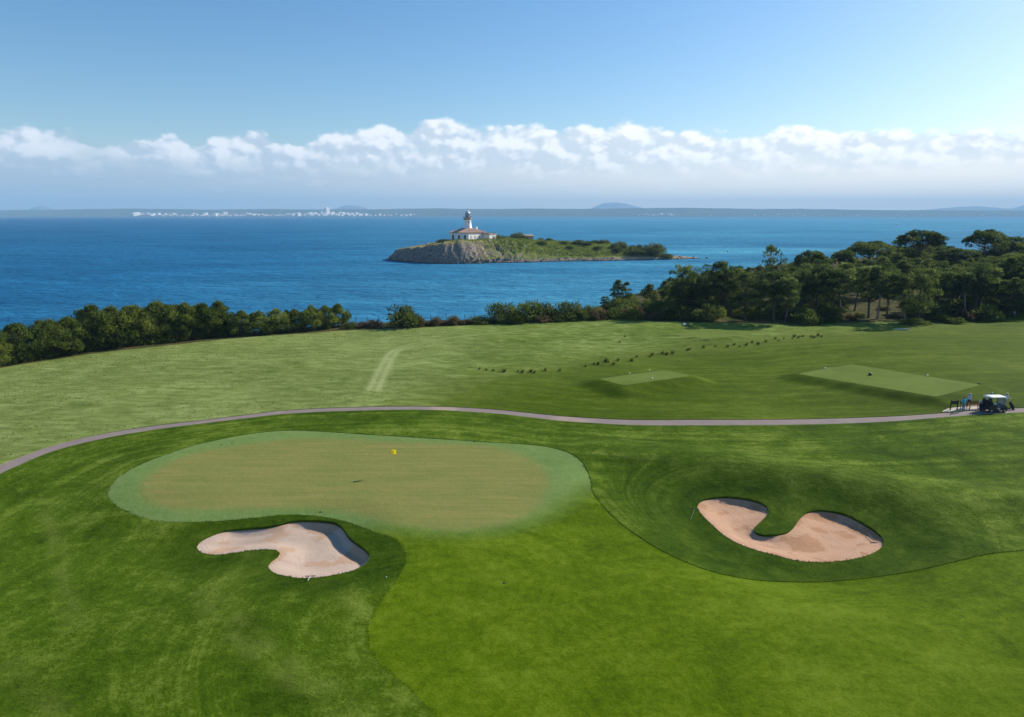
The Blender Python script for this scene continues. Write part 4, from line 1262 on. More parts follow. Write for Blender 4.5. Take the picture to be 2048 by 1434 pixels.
tree_px(FP[0], 1570, 648, 556, "pine with thin dark trunk touching the grass, beside the bright bush", GF, 10, 1.0)
tree_px(FP[1], 1600, 634, 540, "slender pine behind the bright green topped bush", GF, 10, 1.1)
tree_px(FP[2], 1632, 634, 520, "tall airy pine with a crooked pale limb", GF, 10, 1.15)
tree_px(FP[3], 1683, 636, 528, "pine on twin thin straight trunks beside the open brown clearing", GF, 10, 1.1)
tree_px(FP[4], 1709, 622, 535, "pine standing deeper behind the brown clearing", GF, 10, 1.0)
tree_px(FP[0], 1737, 636, 533, "umbrella topped pine on a long bare dark trunk at the clearing's left", GF, 10, 1.15)
LEANL = pine(401, 10.0, 2.6, 0.52, 30, 'forest', leafmat=L_FRONT, lean=(-0.28, 0.0), leaf=0.34, bark=M_BARKP)
LEANL2 = pine(402, 10.0, 2.2, 0.50, 26, 'forest', leafmat=L_FRONT, lean=(-0.10, 0.0), leaf=0.34, bark=M_BARKP)
LEANL3 = pine(403, 10.0, 2.4, 0.50, 28, 'forest', leafmat=L_FRONT, lean=(-0.14, 0.0), leaf=0.34, bark=M_BARKP)
tree_px(LEANL2, 1754, 638, 532, "slim pine leaning slightly left at the middle of the clearing", GF, 10, 1.0, 0)
tree_px(FP[1], 1773, 636, 538, "slim upright pine just left of the strongly leaning pale trunk", GF, 10, 0.85)
tree_px(LEANL, 1811, 640, 548, "pine whose pale trunk leans hard to the left over the clearing", GF, 10, 1.0, 0)
tree_px(FB[1], 1837, 646, 534, "green pine standing in front of the wood on a pale crooked trunk", GF, 10, 0.95)
tree_px(LEANL3, 1931, 632, 545, "pine with long pale trunk tilted left, in front of dark shrubs", GF, 10, 1.0, 0)
tree_px(FP[2], 1945, 630, 528, "upright pine directly right of the tilted pale trunk", GF, 10, 1.0)
tree_px(FP[3], 1962, 628, 545, "rounded light green pine right of the tilted trunk pines", GF, 10, 1.0)
tree_px(FB[2], 2028, 634, 556, "low dark pine above the small post at the photo's right edge", GF, 10, 0.95)
tree_px(FP[4], 1995, 630, 560, "rounded grey green pine left of the low dark pine at the right edge", GF, 10, 1.05)
tree_px(FP[0], 2075, 628, 535, "pine cut off by the photo's right edge", GF, 10, 1.1)
tree_px(FP[2], 1870, 630, 538, "pine in shade right of the crooked front pine", GF, 10, 1.1)
tree_px(FP[4], 1898, 630, 545, "round crowned pine left of the tilted pale trunk", GF, 10, 1.05)

# trees on the skyline: farther back, sized from their distance
def tree_far(pair, px, ty, d, label, group, bh, wscale=1.0, rz=None, wpx=None, rbase=5.0):
    x, y, z = at_dist(px, ty, d)
    g = H1(x, y)
    hgt = max(4.5, z - g)
    s = hgt / bh
    w = s * wscale
    if wpx: w = wpx / F_PX * d * 0.5 / rbase
    return place_tree(pair, (x, y, g - 0.05), label, group, rt.uniform(0, 6.28) if rz is None else rz, (w, w, s))
GS = "umbrella pines on the skyline of the right wood"
tree_far(FU[0], 1626, 500, 176, "flat topped umbrella pine at the skyline, left of the rising wood", GS, 12, wpx=72)
tree_far(FU[1], 1690, 497, 186, "small round headed pine between two umbrella pines on the skyline", GS, 12, wpx=52)
tree_far(FU[2], 1742, 480, 196, "wide spreading umbrella pine on the skyline left of the tallest one", GS, 12, wpx=110)
tree_far(FU[0], 1846, 459, 205, "tallest and widest umbrella pine with sky blue water showing through", GS, 12, wpx=104)
tree_far(FU[1], 1803, 490, 200, "umbrella pine tucked under the left side of the tallest one", GS, 12, wpx=60)
tree_far(FU[2], 1974, 457, 212, "tall umbrella pine at the skyline near the photo's right edge", GS, 12, wpx=82)
tree_far(FU[0], 2025, 472, 215, "broad umbrella pine right of the tall one at the right edge", GS, 12, wpx=80)
tree_far(FU[1], 1920, 494, 205, "dark umbrella pine in the dip between the two tallest skyline pines", GS, 12, wpx=84)
tree_far(FU[2], 2085, 470, 215, "umbrella pine cut by the right edge at the skyline", GS, 12, wpx=86)
SP1 = pine(410, 12.0, 3.0, 0.55, 20, 'sparse', lean=(-0.22, 0.0), leaf=0.40, per=60, bark=M_BARKP)
tree_far(SP1, 1566, 495, 168, "thin half bare pine leaning left against the sea at the skyline", GS, 12, 0.9, 0)
# inner trees fill the wood below the skyline
SKY = [(1190, 612), (1215, 596), (1230, 570), (1262, 566), (1285, 592), (1300, 578), (1322, 604), (1336, 566), (1350, 540), (1400, 540), (1440, 528), (1475, 548), (1530, 548), (1590, 512), (1640, 508),
       (1660, 520), (1690, 506), (1740, 492), (1800, 498), (1820, 475), (1870, 472), (1895, 498), (1940, 510), (1960, 478), (1990, 475), (2010, 482), (2100, 482), (2300, 485), (2600, 500)]
rw = random.Random(77); taken = []
tries = 0; cnt = 0
while cnt < 150 and tries < 3000:
    tries += 1
    d = rw.uniform(150, 300)
    px = rw.uniform(1345, 2330)
    x = (px - 1024) / F_PX * d
    if d < 178 and 1670 < px < 1840: continue
    if min([math.hypot(x - a, d - b) for a, b in taken] + [99]) < 3.5: continue
    s_in, _ = seg_dist([(x, d)], COAST_A)
    if not inside([(x, d)], LANDPOLY)[0] or s_in[0] < 4: continue
    g = H1(x, d)
    top = np.interp(px, [p[0] for p in SKY], [p[1] for p in SKY]) + rw.uniform(2, 26)
    zt = at_dist(px, top, d)[2]
    hgt = min(zt - g, rw.uniform(8.5, 13.5))
    if hgt < 4.0: continue
    taken.append((x, d)); cnt += 1
    pr, bh = (FD[rw.randrange(3)], 10.0) if rw.random() < 0.6 else (FB[rw.randrange(3)], 10.0)
    s = hgt / bh; w = max(s, 0.9) * rw.uniform(1.05, 1.4)
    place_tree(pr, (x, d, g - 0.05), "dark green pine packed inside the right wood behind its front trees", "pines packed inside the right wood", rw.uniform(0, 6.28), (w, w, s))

for i in range(34):
    d = rw.uniform(163, 222); px = rw.uniform(1215, 1540)
    x = (px - 1024) / F_PX * d
    s_in, _ = seg_dist([(x, d)], COAST_A)
    if not inside([(x, d)], LANDPOLY)[0] or s_in[0] < 1.5: continue
    q = rw.uniform(0.8, 1.4)
    place_shrub(MAQ[i % 3], (x, d, H1(x, d) - 0.1), "green bush on the slope between the right wood and the water", "bushes on the slope behind the right wood", rw.uniform(0, 6.28), (q, q, q * 0.8))
for px, d, ty in [(1335, 170, 560), (1420, 178, 540), (1462, 172, 548), (1482, 186, 546), (1505, 176, 545), (1525, 190, 540), (1600, 200, 515), (1448, 196, 540), (1500, 204, 533), (1520, 212, 530), (1478, 200, 536), (1545, 205, 528)]:
    tree_far(FB[px % 3], px, ty, d, "dark pine filling the back of the right wood below the skyline pines", "pines filling the back of the right wood", 10, 1.15)

# undergrowth: single bushes at the wood's foot
GU = "bushes at the foot of the right wood"
shrub_px(MAQ[0], 1614, 649, 58, 34, "large dark bush with a bright green top beside the long grass shade", GU)
shrub_px(YEL[0], 1612, 642, 40, 24, "bright yellow green bush crowning the large dark bush", GU, 2.4, 1.4, 2.2)
shrub_px(MAQ[1], 1836, 650, 50, 16, "round dark bush at the foot of the pine standing in front", GU)
shrub_px(MAQ[2], 1914, 648, 36, 16, "small round dark bush on the grass left of the brown thicket", GU)
shrub_px(YEL[1], 1885, 644, 44, 16, "low yellow green bush left of the small round dark bush", GU, 2.4, 1.4)
shrub_px(BRN[0], 1940, 642, 46, 30, "brown thicket below the tilted pale trunk", GU, 2.4, 1.2)
shrub_px(MAQ[0], 1975, 641, 60, 34, "big dark thicket left of the small post at the right edge", GU)
shrub_px(YEL[0], 1990, 630, 60, 30, "tall yellow green bush behind the big dark thicket", GU, 2.4, 1.4)
shrub_px(YEL[1], 1262, 640, 56, 24, "yellow green bush at the left corner of the wood's shade", GU, 2.4, 1.4)
for i in range(120):
    px = rw.uniform(1240, 2090)
    front = np.interp(px, [p[0] for p in FOREST], [p[1] for p in FOREST])
    by = front - rw.uniform(0, 30)
    k = rw.random()
    if 1680 < px < 1835:
        if rw.random() < 0.6: continue
        k = 0.7 + 0.3 * k; w_max = 34
    else: w_max = 64
    w = rw.uniform(28, w_max)
    if k < 0.66: shrub_px(MAQ[rw.randrange(3)], px, by, w, w * rw.uniform(.45, .7), "dark green bush in the shaded scrub under the right wood", "dark bushes under the right wood")
    elif k < 0.86: shrub_px(YEL[rw.randrange(2)], px, by, w * .8, w * .4, "sunlit yellow green bush in the scrub under the right wood", "yellow green bushes under the right wood", 2.4, 1.4)
    else: shrub_px(BRN[rw.randrange(2)], px, by, w * .8, w * .36, "dry brown bush in the scrub under the right wood", "dry bushes under the right wood", 2.4, 1.2)

# --- dark tussocks along the meadow's edge
def tuft_mesh(seed, h=0.6, w=0.5, n=60, mat=None):
    rnd = random.Random(seed); b = MB()
    for i in range(n):
        a = rnd.uniform(0, 2 * PI); r = w * 0.45 * math.sqrt(rnd.random())
        p = Vector((r * math.cos(a), r * math.sin(a), 0)); o = Vector((math.cos(a), math.sin(a), 0)) * rnd.uniform(.1, .45) * h
        L = h * rnd.uniform(.5, 1.1); s = Vector((-math.sin(a), math.cos(a), 0)) * 0.035
        b.tint = rnd.random()
        b.add([p - s, p + s, p + o * .4 + Vector((0, 0, L * .7)) + s * .6, p + o + Vector((0, 0, L))], [(0, 1, 2), (0, 2, 3)])
    return b.mesh("tussock", mat, tint=True)
L_TUS = leaf_mat("dark rush blades", (0.085, 0.115, 0.020), (0.22, 0.25, 0.055), 0.55)
TU = [tuft_mesh(500 + k, mat=L_TUS) for k in range(4)]
TUP = [(25, 305), (-40, 300), (105, 305), (130, 310), (180, 305), (200, 312), (265, 298), (350, 300), (500, 275), (550, 258), (575, 262), (620, 245), (632, 250), (665, 262), (690, 240), (770, 242), (800, 218), (880, 218), (890, 208),
       (950, 200), (975, 205), (1010, 198), (1100, 180), (1110, 175), (1190, 165), (1260, 157), (1330, 160), (1370, 148), (1400, 158), (1440, 150), (1475, 135), (1510, 145), (1555, 130), (1610, 112), (1630, 124), (1660, 112),
       (1710, 112), (1720, 100), (1745, 106), (1770, 100), (1820, 100), (1835, 106), (1860, 95), (1880, 100), (730, 100), (700, 132), (-120, 290), (-80, 296)]
for i, (a_, b_) in enumerate(TUP):
    P = ground(1000 + a_ * .342, 640 + b_ * .342)
    s = rt.uniform(0.85, 1.7) if i < 44 else 0.9
    o = link_mesh("grass_tussock", TU[i % 4], None, (P.x, P.y, P.z + 0.04), rt.uniform(0, 6.28), (s * 0.62, s * 0.62, s * 0.62))
    lab = "dark grass tussock in the straggling line where meadow meets mown grass"
    if i in (1, 46, 47): lab = "dark tussock at the left end of the straggling tussock line"
    if i in (44, 45): lab = "lone tussock standing out in the meadow above the tussock line"
    set_props(o, lab, "grass tussock", "dark tussocks along the meadow edge")

# --- long meadow grass, as one mass
fi = np.nonzero(zone == 2)[0]
tri = V2[FA[fi]]; ctr = tri.mean(1)
vis = (ctr[:, 1] < 165) & (np.abs(ctr[:, 0]) < ctr[:, 1] * 0.8 + 3)
fi = fi[vis]; tri = V2[FA[fi]]; zt = Z[FA[fi]]
e1 = tri[:, 1] - tri[:, 0]; e2 = tri[:, 2] - tri[:, 0]
area = 0.5 * np.abs(e1[:, 0] * e2[:, 1] - e1[:, 1] * e2[:, 0])
def scatter(tri, zt, area, per_m2, rng):
    n = rng.poisson(area * per_m2)
    k = np.repeat(np.arange(len(area)), n)
    u = rng.random((len(k), 2)); fl = u.sum(1) > 1; u[fl] = 1 - u[fl]
    P = tri[k, 0] + u[:, :1] * (tri[k, 1] - tri[k, 0]) + u[:, 1:] * (tri[k, 2] - tri[k, 0])
    z = zt[k, 0] + u[:, 0] * (zt[k, 1] - zt[k, 0]) + u[:, 1] * (zt[k, 2] - zt[k, 0])
    return P, z
def blades(name, P, z, hmin, hmax, w, rng, mat, keepfun=None, lean=0.5):
    if keepfun is not None:
        q = keepfun(P); P = P[q]; z = z[q]
    n = len(P)
    a = rng.random(n) * 2 * PI; h = rng.uniform(hmin, hmax, n); ww = w * rng.uniform(.6, 1.4, n)
    b_ = rng.random(n) * 2 * PI; l = h * lean * rng.random(n)
    V = np.zeros((n, 3, 3))
    V[:, 0] = np.column_stack([P[:, 0] - np.cos(a) * ww, P[:, 1] - np.sin(a) * ww, z])
    V[:, 1] = np.column_stack([P[:, 0] + np.cos(a) * ww, P[:, 1] + np.sin(a) * ww, z])
    V[:, 2] = np.column_stack([P[:, 0] + np.cos(b_) * l, P[:, 1] + np.sin(b_) * l, z + h])
    me = bpy.data.meshes.new(name)
    me.vertices.add(n * 3); me.vertices.foreach_set("co", V.reshape(-1).astype(np.float32))
    me.loops.add(n * 3); me.loops.foreach_set("vertex_index", np.arange(n * 3, dtype=np.int32))
    me.polygons.add(n); me.polygons.foreach_set("loop_start", np.arange(0, n * 3, 3, dtype=np.int32))
    me.materials.append(mat)
    t_ = np.array([0.5 + 0.5 * noise.noise((p[0] * .09, p[1] * .22, 2.0)) + 0.25 * noise.noise((p[0] * .5, p[1] * .9, 5.0)) for p in P])
    t_ = np.clip(t_ + rng.normal(0, .15, n), 0, 1)
    at_ = me.attributes.new("tint", 'FLOAT', 'POINT'); at_.data.foreach_set("value", np.repeat(t_, 3).astype(np.float32))
    me.update(); me.validate()
    return set_props(link_mesh(name, me), kind="stuff")
P, z = scatter(tri, zt + 0.05, area, 4.0, RNG)
def keep_meadow(P):
    k = np.array([noise.noise((p[0] * .06, p[1] * .16, 4.4)) for p in P])
    d1, _ = seg_dist(P, TL); d2, _ = seg_dist(P, TR)
    return (RNG.random(len(P)) < np.clip(0.55 + k * 1.1, 0.08, 1)) & (np.minimum(d1, d2) > 0.45)
blades("meadow_grass", P, z, 0.04, 0.15, 0.07, RNG, L_GRASS, keep_meadow)

# --- rough grass blades: the long grass south of the path, denser along the mown edge
fi = np.nonzero(zone == 0)[0]
tri = V2[FA[fi]]; ctr = tri.mean(1)
vis = (ctr[:, 1] > 20) & (ctr[:, 1] < 80) & (np.abs(ctr[:, 0]) < ctr[:, 1] * 0.8 + 3)
fi = fi[vis]; tri = V2[FA[fi]]; zt = Z[FA[fi]] + RH
e1 = tri[:, 1] - tri[:, 0]; e2 = tri[:, 2] - tri[:, 0]
area = 0.5 * np.abs(e1[:, 0] * e2[:, 1] - e1[:, 1] * e2[:, 0])
P, z = scatter(tri, zt, area, 34.0, RNG)
L_ROUGH = leaf_mat("rough grass blades", (0.030, 0.062, 0.002), (0.120, 0.180, 0.014), 0.45)
def keep_rough(P):
    k = np.array([noise.noise((p[0] * .25, p[1] * .3, 1.4)) + 0.6 * noise.noise((p[0] * .9, p[1] * .9, 8.4)) for p in P])
    return RNG.random(len(P)) < np.clip(0.45 + k, 0.05, 1)
blades("rough_grass", P, z - 0.01, 0.03, 0.085, 0.022, RNG, L_ROUGH, keep_rough, 0.8)
E_ = np.array(MOWN[:nlow] ); e_pts = []
for i in range(len(MOWN)):
    a_ = np.array(MOWN[i]); b_ = np.array(MOWN[(i + 1) % len(MOWN)])
    if a_[1] < 20: continue
    L_ = np.linalg.norm(b_ - a_)
    if L_ > 5: continue
    for k in range(int(L_ * 34)):
        e_pts.append(a_ + (b_ - a_) * random.random() + np.array([random.gauss(0, .07), random.gauss(0, .07)]))
e_pts = np.array(e_pts)
blades("edge_grass", e_pts, height(e_pts), 0.03, 0.10, 0.022, RNG, L_ROUGH, None, 1.0)
# ------------------------------------------------------------------ lighthouse
M_WALL = plain("white lime render", (0.86, 0.83, 0.78), 0.9, var=0.07, scale=0.6, bump=0.2)
M_TILE = plain("clay roof tiles", (0.50, 0.34, 0.26), 0.85, var=0.22, scale=1.2, bump=0.4)
M_SHUT = plain("pale grey shutters", (0.46, 0.47, 0.47), 0.7, var=0.05)
M_DARKGL = plain("dark window glass", (0.03, 0.035, 0.045), 0.15, var=0.1, spec=0.6)
M_STONE = plain("ochre stone trim", (0.42, 0.33, 0.24), 0.9, var=0.12, scale=1.5)
M_GREYM = plain("grey painted iron", (0.30, 0.32, 0.34), 0.5, metal=0.3, var=0.1)
M_IRON = plain("dark weathered iron", (0.10, 0.11, 0.12), 0.5, metal=0.4, var=0.1)

SIDE = 16.4; WH = 4.5
lh = empty("lighthouse", (LH_P[0] + 0.6, LH_P[1] + 9.5, LH_P[2]), math.radians(51))
set_props(lh, "white lighthouse tower rising from a square tile roofed keeper's house on the island", "lighthouse")
b = MB(); b.box((0, 0, WH / 2 - 1.0), (SIDE, SIDE, WH + 2.0)); b.mi = 1
b.box((0, 0, 0.25), (SIDE + 0.16, SIDE + 0.16, 0.5))
b.build("wall", [M_WALL, M_STONE], lh)
b = MB()
b.box((0, 0, WH + 0.16), (SIDE + 0.7, SIDE + 0.7, 0.30))
b.build("cornice", M_STONE, lh)
b = MB()
e = SIDE / 2 + 0.75; z0 = WH + 0.33; z1 = WH + 3.1; a2 = 2.3
b.add([(-e, -e, z0), (e, -e, z0), (e, e, z0), (-e, e, z0), (-a2, -a2, z1), (a2, -a2, z1), (a2, a2, z1), (-a2, a2, z1)],
      [(0, 1, 5, 4), (1, 2, 6, 5), (2, 3, 7, 6), (3, 0, 4, 7), (4, 5, 6, 7), (3, 2, 1, 0)])
# tile courses
for k in range(-18, 19):
    y_ = k * 0.46
    t_ = (e - abs(y_)) / (e - a2)
    for rot in range(4):
        M_ = Matrix.Rotation(rot * PI / 2, 4, 'Z')
        t1 = min(1.0, t_)
        if t1 < 0.08: continue
        p0 = Vector((e, y_, z0 + .05)); p1 = Vector((e - (e - a2) * t1, y_, z0 + (z1 - z0) * t1 + .05))
        b.tube([M_ @ p0, M_ @ p1], 0.11, n=5)
roof = b.build("roof", M_TILE, lh)
b = MB()
b.box((e * 0.45, -e * 0.45, WH + 2.6), (0.9, 0.9, 2.2)); b.box((e * 0.45, -e * 0.45, WH + 3.75), (1.1, 1.1, 0.2))
b.build("chimney", M_WALL, roof)
def face_item(face, u, z, w, h, name, mat, arch=False, depth=0.10):
    """face 0 = -Y side, 1 = +X, 2 = +Y, 3 = -X; u along the face"""
    b = MB()
    M_ = Matrix.Rotation(face * PI / 2, 4, 'Z') @ Matrix.Translation((u, -SIDE / 2 - depth / 2 - 0.004, z))
    poly = [(-w / 2, -h / 2), (w / 2, -h / 2), (w / 2, h / 2)] + ([(w / 2 * math.cos(a), h / 2 + w / 2 * math.sin(a)) for a in (0.5, 1.0, 1.57, 2.14, 2.64)] if arch else []) + [(-w / 2, h / 2)]
    b.prism(poly, -depth / 2, depth / 2, M_)
    o = b.build(name, mat, lh)
    f = MB()
    for sx_ in (-1, 1): f.box(tuple(M_ @ Vector((sx_ * (w / 2 + .09), -0.03, 0))), (0.18, 0.2, h + .1), face * PI / 2)
    f.box(tuple(M_ @ Vector((0, -0.06, -h / 2 - .1))), (w + .5, 0.3, 0.16), face * PI / 2)
    f.build("frame", M_STONE if mat is M_DARKGL else M_WALL, o)
for u in (-5.2, 0.0, 5.2):
    face_item(3, u, 1.75 if u else 1.35, 1.25, 2.3 if u else 2.7, "window" if u else "door", M_DARKGL, True)
for u in (-5.6, -1.9, 1.9, 5.6): face_item(0, u, 1.9, 1.3, 2.3, "window", M_SHUT)
for f_ in (1, 2):
    for u in (-4.6, 0, 4.6): face_item(f_, u, 1.9, 1.3, 2.3, "window", M_SHUT)
b = MB(); b.smooth = True
b.lathe([(2.75, WH - 0.5), (2.72, WH + 2.6), (2.9, WH + 2.95), (2.9, WH + 3.3), (2.55, WH + 3.5), (2.32, 10.0), (2.16, 13.0), (2.3, 13.2)], 32)
tower = b.build("tower", M_WALL, lh)
b = MB()
for zz in (8.3, 11.2):
    for k in range(2):
        a = math.radians(-118 + k * 90)
        b.box((2.36 * math.cos(a), 2.36 * math.sin(a), zz), (0.35, 0.6, 1.0), a)
b.build("window", M_DARKGL, tower)
b = MB(); b.smooth = False
b.lathe([(2.2, 12.7), (2.75, 13.35), (2.85, 13.75), (2.85, 14.0), (0.5, 14.0)], 32)
gal = b.build("gallery", M_STONE, lh)
b = MB()
for zz in (14.5, 14.95): 
    pts_ = [(2.75 * math.cos(a), 2.75 * math.sin(a), zz) for a in np.linspace(0, 2 * PI, 25)]
    b.tube(pts_, 0.035, n=5, cap=False)
for k in range(24):
    a = 2 * PI * k / 24; b.tube([(2.75 * math.cos(a), 2.75 * math.sin(a), 14.0), (2.75 * math.cos(a), 2.75 * math.sin(a), 14.97)], 0.03, n=5)
b.build("railing", M_IRON, gal)
b = MB(); b.smooth = True
b.lathe([(1.55, 14.0), (1.55, 14.9), (1.62, 15.0)], 24)
b.build("lantern_base", M_GREYM, lh)
b = MB(); b.lathe([(1.45, 15.0), (1.45, 16.75)], 16)
b.mi = 1
for k in range(16):
    a = 2 * PI * k / 16; b.tube([(1.47 * math.cos(a), 1.47 * math.sin(a), 15.0), (1.47 * math.cos(a), 1.47 * math.sin(a), 16.75)], 0.05, n=4)
b.build("lantern", [plain("lantern glass", (0.16, 0.20, 0.23), 0.15, spec=0.7), M_GREYM], lh)
b = MB(); b.smooth = True
b.lathe([(1.75, 16.70), (1.70, 16.95), (1.45, 17.5), (0.95, 18.05), (0.4, 18.4), (0.28, 18.7), (0.30, 18.9), (0.02, 19.1)], 24)
dome = b.build("dome", plain("pale grey dome paint", (0.52, 0.54, 0.56), 0.45, metal=0.2, var=0.1), lh)
b = MB(); b.tube([(0, 0, 19.0), (0, 0, 20.5)], 0.06, n=5); b.tube([(-0.5, 0, 20.0), (0.5, 0, 20.0)], 0.045, n=4)
b.build("weather_vane", M_IRON, dome)

ann_p = at_dist(979, 479, LH_D + 8)
an = empty("outbuilding", (ann_p[0], ann_p[1], LH_P[2]), math.radians(48))
set_props(an, "low white outbuilding with tiled lean-to roof right of the keeper's house", "building")
b = MB(); b.box((0, 0, 1.2), (6.2, 6.0, 4.6)); b.build("wall", M_WALL, an)
b = MB()
b.prism([(-3.35, 3.52), (3.35, 3.52), (3.35, 3.7), (-3.35, 4.5)], -3.2, 3.2)
for k in range(-7, 8): b.tube([(-3.35, k * .44, 4.53), (3.38, k * .44, 3.74)], 0.1, n=5)
b.build("roof", M_TILE, an)
b = MB(); b.box((0.4, -3.04, 1.3), (1.0, 0.12, 2.2)); b.build("door", M_SHUT, an)

hut_p = at_dist(1055, 477, 452)
ht = empty("stone_hut", (hut_p[0], hut_p[1], hut_p[2] - 0.4), math.radians(20))
set_props(ht, "small tan stone hut half sunk in the island's scrub", "hut")
b = MB(); b.box((0, 0, 0.6), (6.5, 4.5, 3.0)); b.build("wall", M_STONE, ht)
b = MB(); b.prism([(-2.6, 2.05), (2.6, 2.05), (2.6, 2.2), (0, 3.0), (-2.6, 2.2)], -3.6, 3.6, Matrix.Rotation(PI / 2, 4, 'Z')); b.build("roof", plain("weathered stone roof", (0.36, 0.27, 0.20), 0.95, var=0.2, scale=2), ht)

# ------------------------------------------------------------------ island plants
ri = random.Random(31)
def ibush(pair, px, py, d, wpx, hpx, label, group, bw=3.0, bh=1.9):
    x, y, _ = at_dist(px, py, d); z = float(isl_h([(x, y)])[0]) - 0.2
    s = wpx / F_PX * d / bw; sz = hpx / F_PX * d / bh
    return place_shrub(pair, (x, y, z), label, group, ri.uniform(0, 6.28), (s, s, sz))
L_ISL = leaf_mat("island bush leaves", (0.045, 0.066, 0.016), (0.165, 0.195, 0.052), 0.5)
IB = [shrub_mesh(240 + k, 3.0, 1.9, 34, L_ISL, 0.20, 95) for k in range(3)]
GI = "bushes standing out on the island"
ibush(IB[0], 1036, 478, 452, 42, 20, "big round bush on the island's crest right of the lighthouse", GI)
ibush(IB[1], 1305, 510, 430, 46, 25, "big dark bush at the right end of the island above the gravel spit", GI)
ibush(IB[2], 985, 476, 450, 34, 16, "bush directly behind the low white outbuilding", GI)
ibush(IB[0], 1008, 478, 452, 22, 13, "small bush between the outbuilding and the big round island bush", GI)
ibush(IB[1], 1332, 514, 428, 26, 9, "low bush at the very end of the island greenery, on the spit", GI)
ibush(IB[2], 1272, 515, 428, 40, 14, "low dark bush on the island's shore left of the big dark bush", GI)
ibush(IB[1], 886, 485, 432, 26, 7, "low scrub bush left of the keeper's house above the cliff", GI)
for i in range(84):
    px = ri.uniform(1068, 1290); u = ri.random()
    d = 444 + 24 * u if i % 4 else 424 + 20 * u
    big = px > 1200
    ibush(IB[i % 3], px, 480, d, ri.uniform(9, 20) * (1.2 if big else 1), ri.uniform(4.5, 8.5) * (1.5 if big else 1), "green bush among the scrub along the island's flat top", "bushes along the island top")
fm = (sI > 5)
cell = 1.15 * 1.5
cand = np.column_stack([RNG.uniform(-60, 100, 60000), RNG.uniform(385, 470, 60000)])
dd, _ = seg_dist(cand, ISL_A, True)
gr = np.interp(cand[:, 0], [-60, -48, -25, 0, 30, 100], [0.0, 0.12, 0.35, 0.9, 1.0, 1.0])
edge = np.interp(cand[:, 0], [-60, -20, 10, 40, 100], [12, 12, 7, 4, 3])
k = inside(cand, ISL) & (dd > edge) & (RNG.random(len(cand)) < gr) & (np.hypot(cand[:, 0] - lh.location.x - 4, (cand[:, 1] - lh.location.y)) > 15)
cand = cand[k]
blades("island_scrub_foliage", cand, isl_h(cand) - 0.1, 0.25, 0.75, 0.36, RNG, leaf_mat("island scrub leaves", (0.090, 0.130, 0.018), (0.26, 0.30, 0.060), 0.5), None, 1.4)
# boulders along the island shore, as one mass
b = MB()
per = np.array(ISL)
for i in range(len(per)):
    if per[i][1] > 445: continue
    for j in range(3 if per[i][0] < 20 else 2):
        p = per[i] + np.array([ri.uniform(-1.4, 1.4), ri.uniform(-0.6, 2.4)])
        r = ri.uniform(0.25, 0.8) * (1.35 if p[0] < 0 else 0.8)
        bm = bmesh.new(); bmesh.ops.create_icosphere(bm, subdivisions=1, radius=r)
        z = float(isl_h([p])[0]) + 0.15 * r
        M_ = Matrix.Translation((p[0], p[1], z)) @ Matrix.Rotation(ri.uniform(0, 6), 4, Vector((ri.random(), ri.random(), 1)).normalized())
        for q in bm.verts: q.co = M_ @ Vector((q.co.x * ri.uniform(.7, 1.5), q.co.y * ri.uniform(.7, 1.2), q.co.z * ri.uniform(.5, .95)))
        bm.verts.index_update(); b.add([q.co[:] for q in bm.verts], [[q.index for q in f.verts] for f in bm.faces]); bm.free()
o = b.build("shore_rubble", M_ISL); set_props(o, kind="stuff")

# ------------------------------------------------------------------ boat and buoy
M_GEL = plain("white boat gelcoat", (0.80, 0.80, 0.78), 0.3, var=0.03)
bp = at(1793, 450.5, SEA_Z)
bo = empty("motorboat", (bp[0], bp[1], SEA_Z), math.radians(65), 1.7)
set_props(bo, "small white motorboat out on the bay above the right wood", "boat")
b = MB(); b.smooth = False
secs = []
for x_, w_, zk, zd in [(-3.6, 1.25, -0.2, 0.95), (-1.5, 1.4, -0.3, 1.0), (0.8, 1.3, -0.25, 1.15), (2.6, 0.75, -0.05, 1.35), (3.9, 0.05, 0.5, 1.55)]:
    secs.append([(x_, -w_, zd), (x_, -w_ * .85, zk + .3), (x_, 0, zk), (x_, w_ * .85, zk + .3), (x_, w_, zd)])
vs = [p for s_ in secs for p in s_]; fs = [(i * 5 + j, i * 5 + j + 1, (i + 1) * 5 + j + 1, (i + 1) * 5 + j) for i in range(4) for j in range(4)]
fs += [(i * 5 + 4, i * 5, (i + 1) * 5, (i + 1) * 5 + 4) for i in range(4)] + [(0, 1, 2, 3, 4)]
b.add(vs, fs); b.build("hull", M_GEL, bo)
b = MB(); b.box((0.5, 0, 1.65), (2.4, 1.7, 1.2), taper=0.8, bev=0.08); b.build("cabin", M_GEL, bo)
b = MB(); b.box((1.5, 0, 1.85), (0.5, 1.45, 0.5)); b.build("windscreen", M_DARKGL, bo)
b = MB(); b.box((-3.8, 0, 0.8), (0.4, 0.4, 1.0)); b.build("outboard_motor", M_IRON, bo)
bp = at(1455, 503.6, SEA_Z)
b = MB(); b.smooth = True
b.lathe([(0.02, -0.3), (0.45, -0.1), (0.55, 0.15), (0.4, 0.4), (0.12, 0.6), (0.07, 1.3), (0.02, 1.35)], 14)
o = b.build("buoy", plain("dark red buoy paint", (0.10, 0.05, 0.04), 0.5), None, (bp[0], bp[1], SEA_Z))
set_props(o, "tiny dark buoy in the turquoise shallows off the island's spit", "buoy")
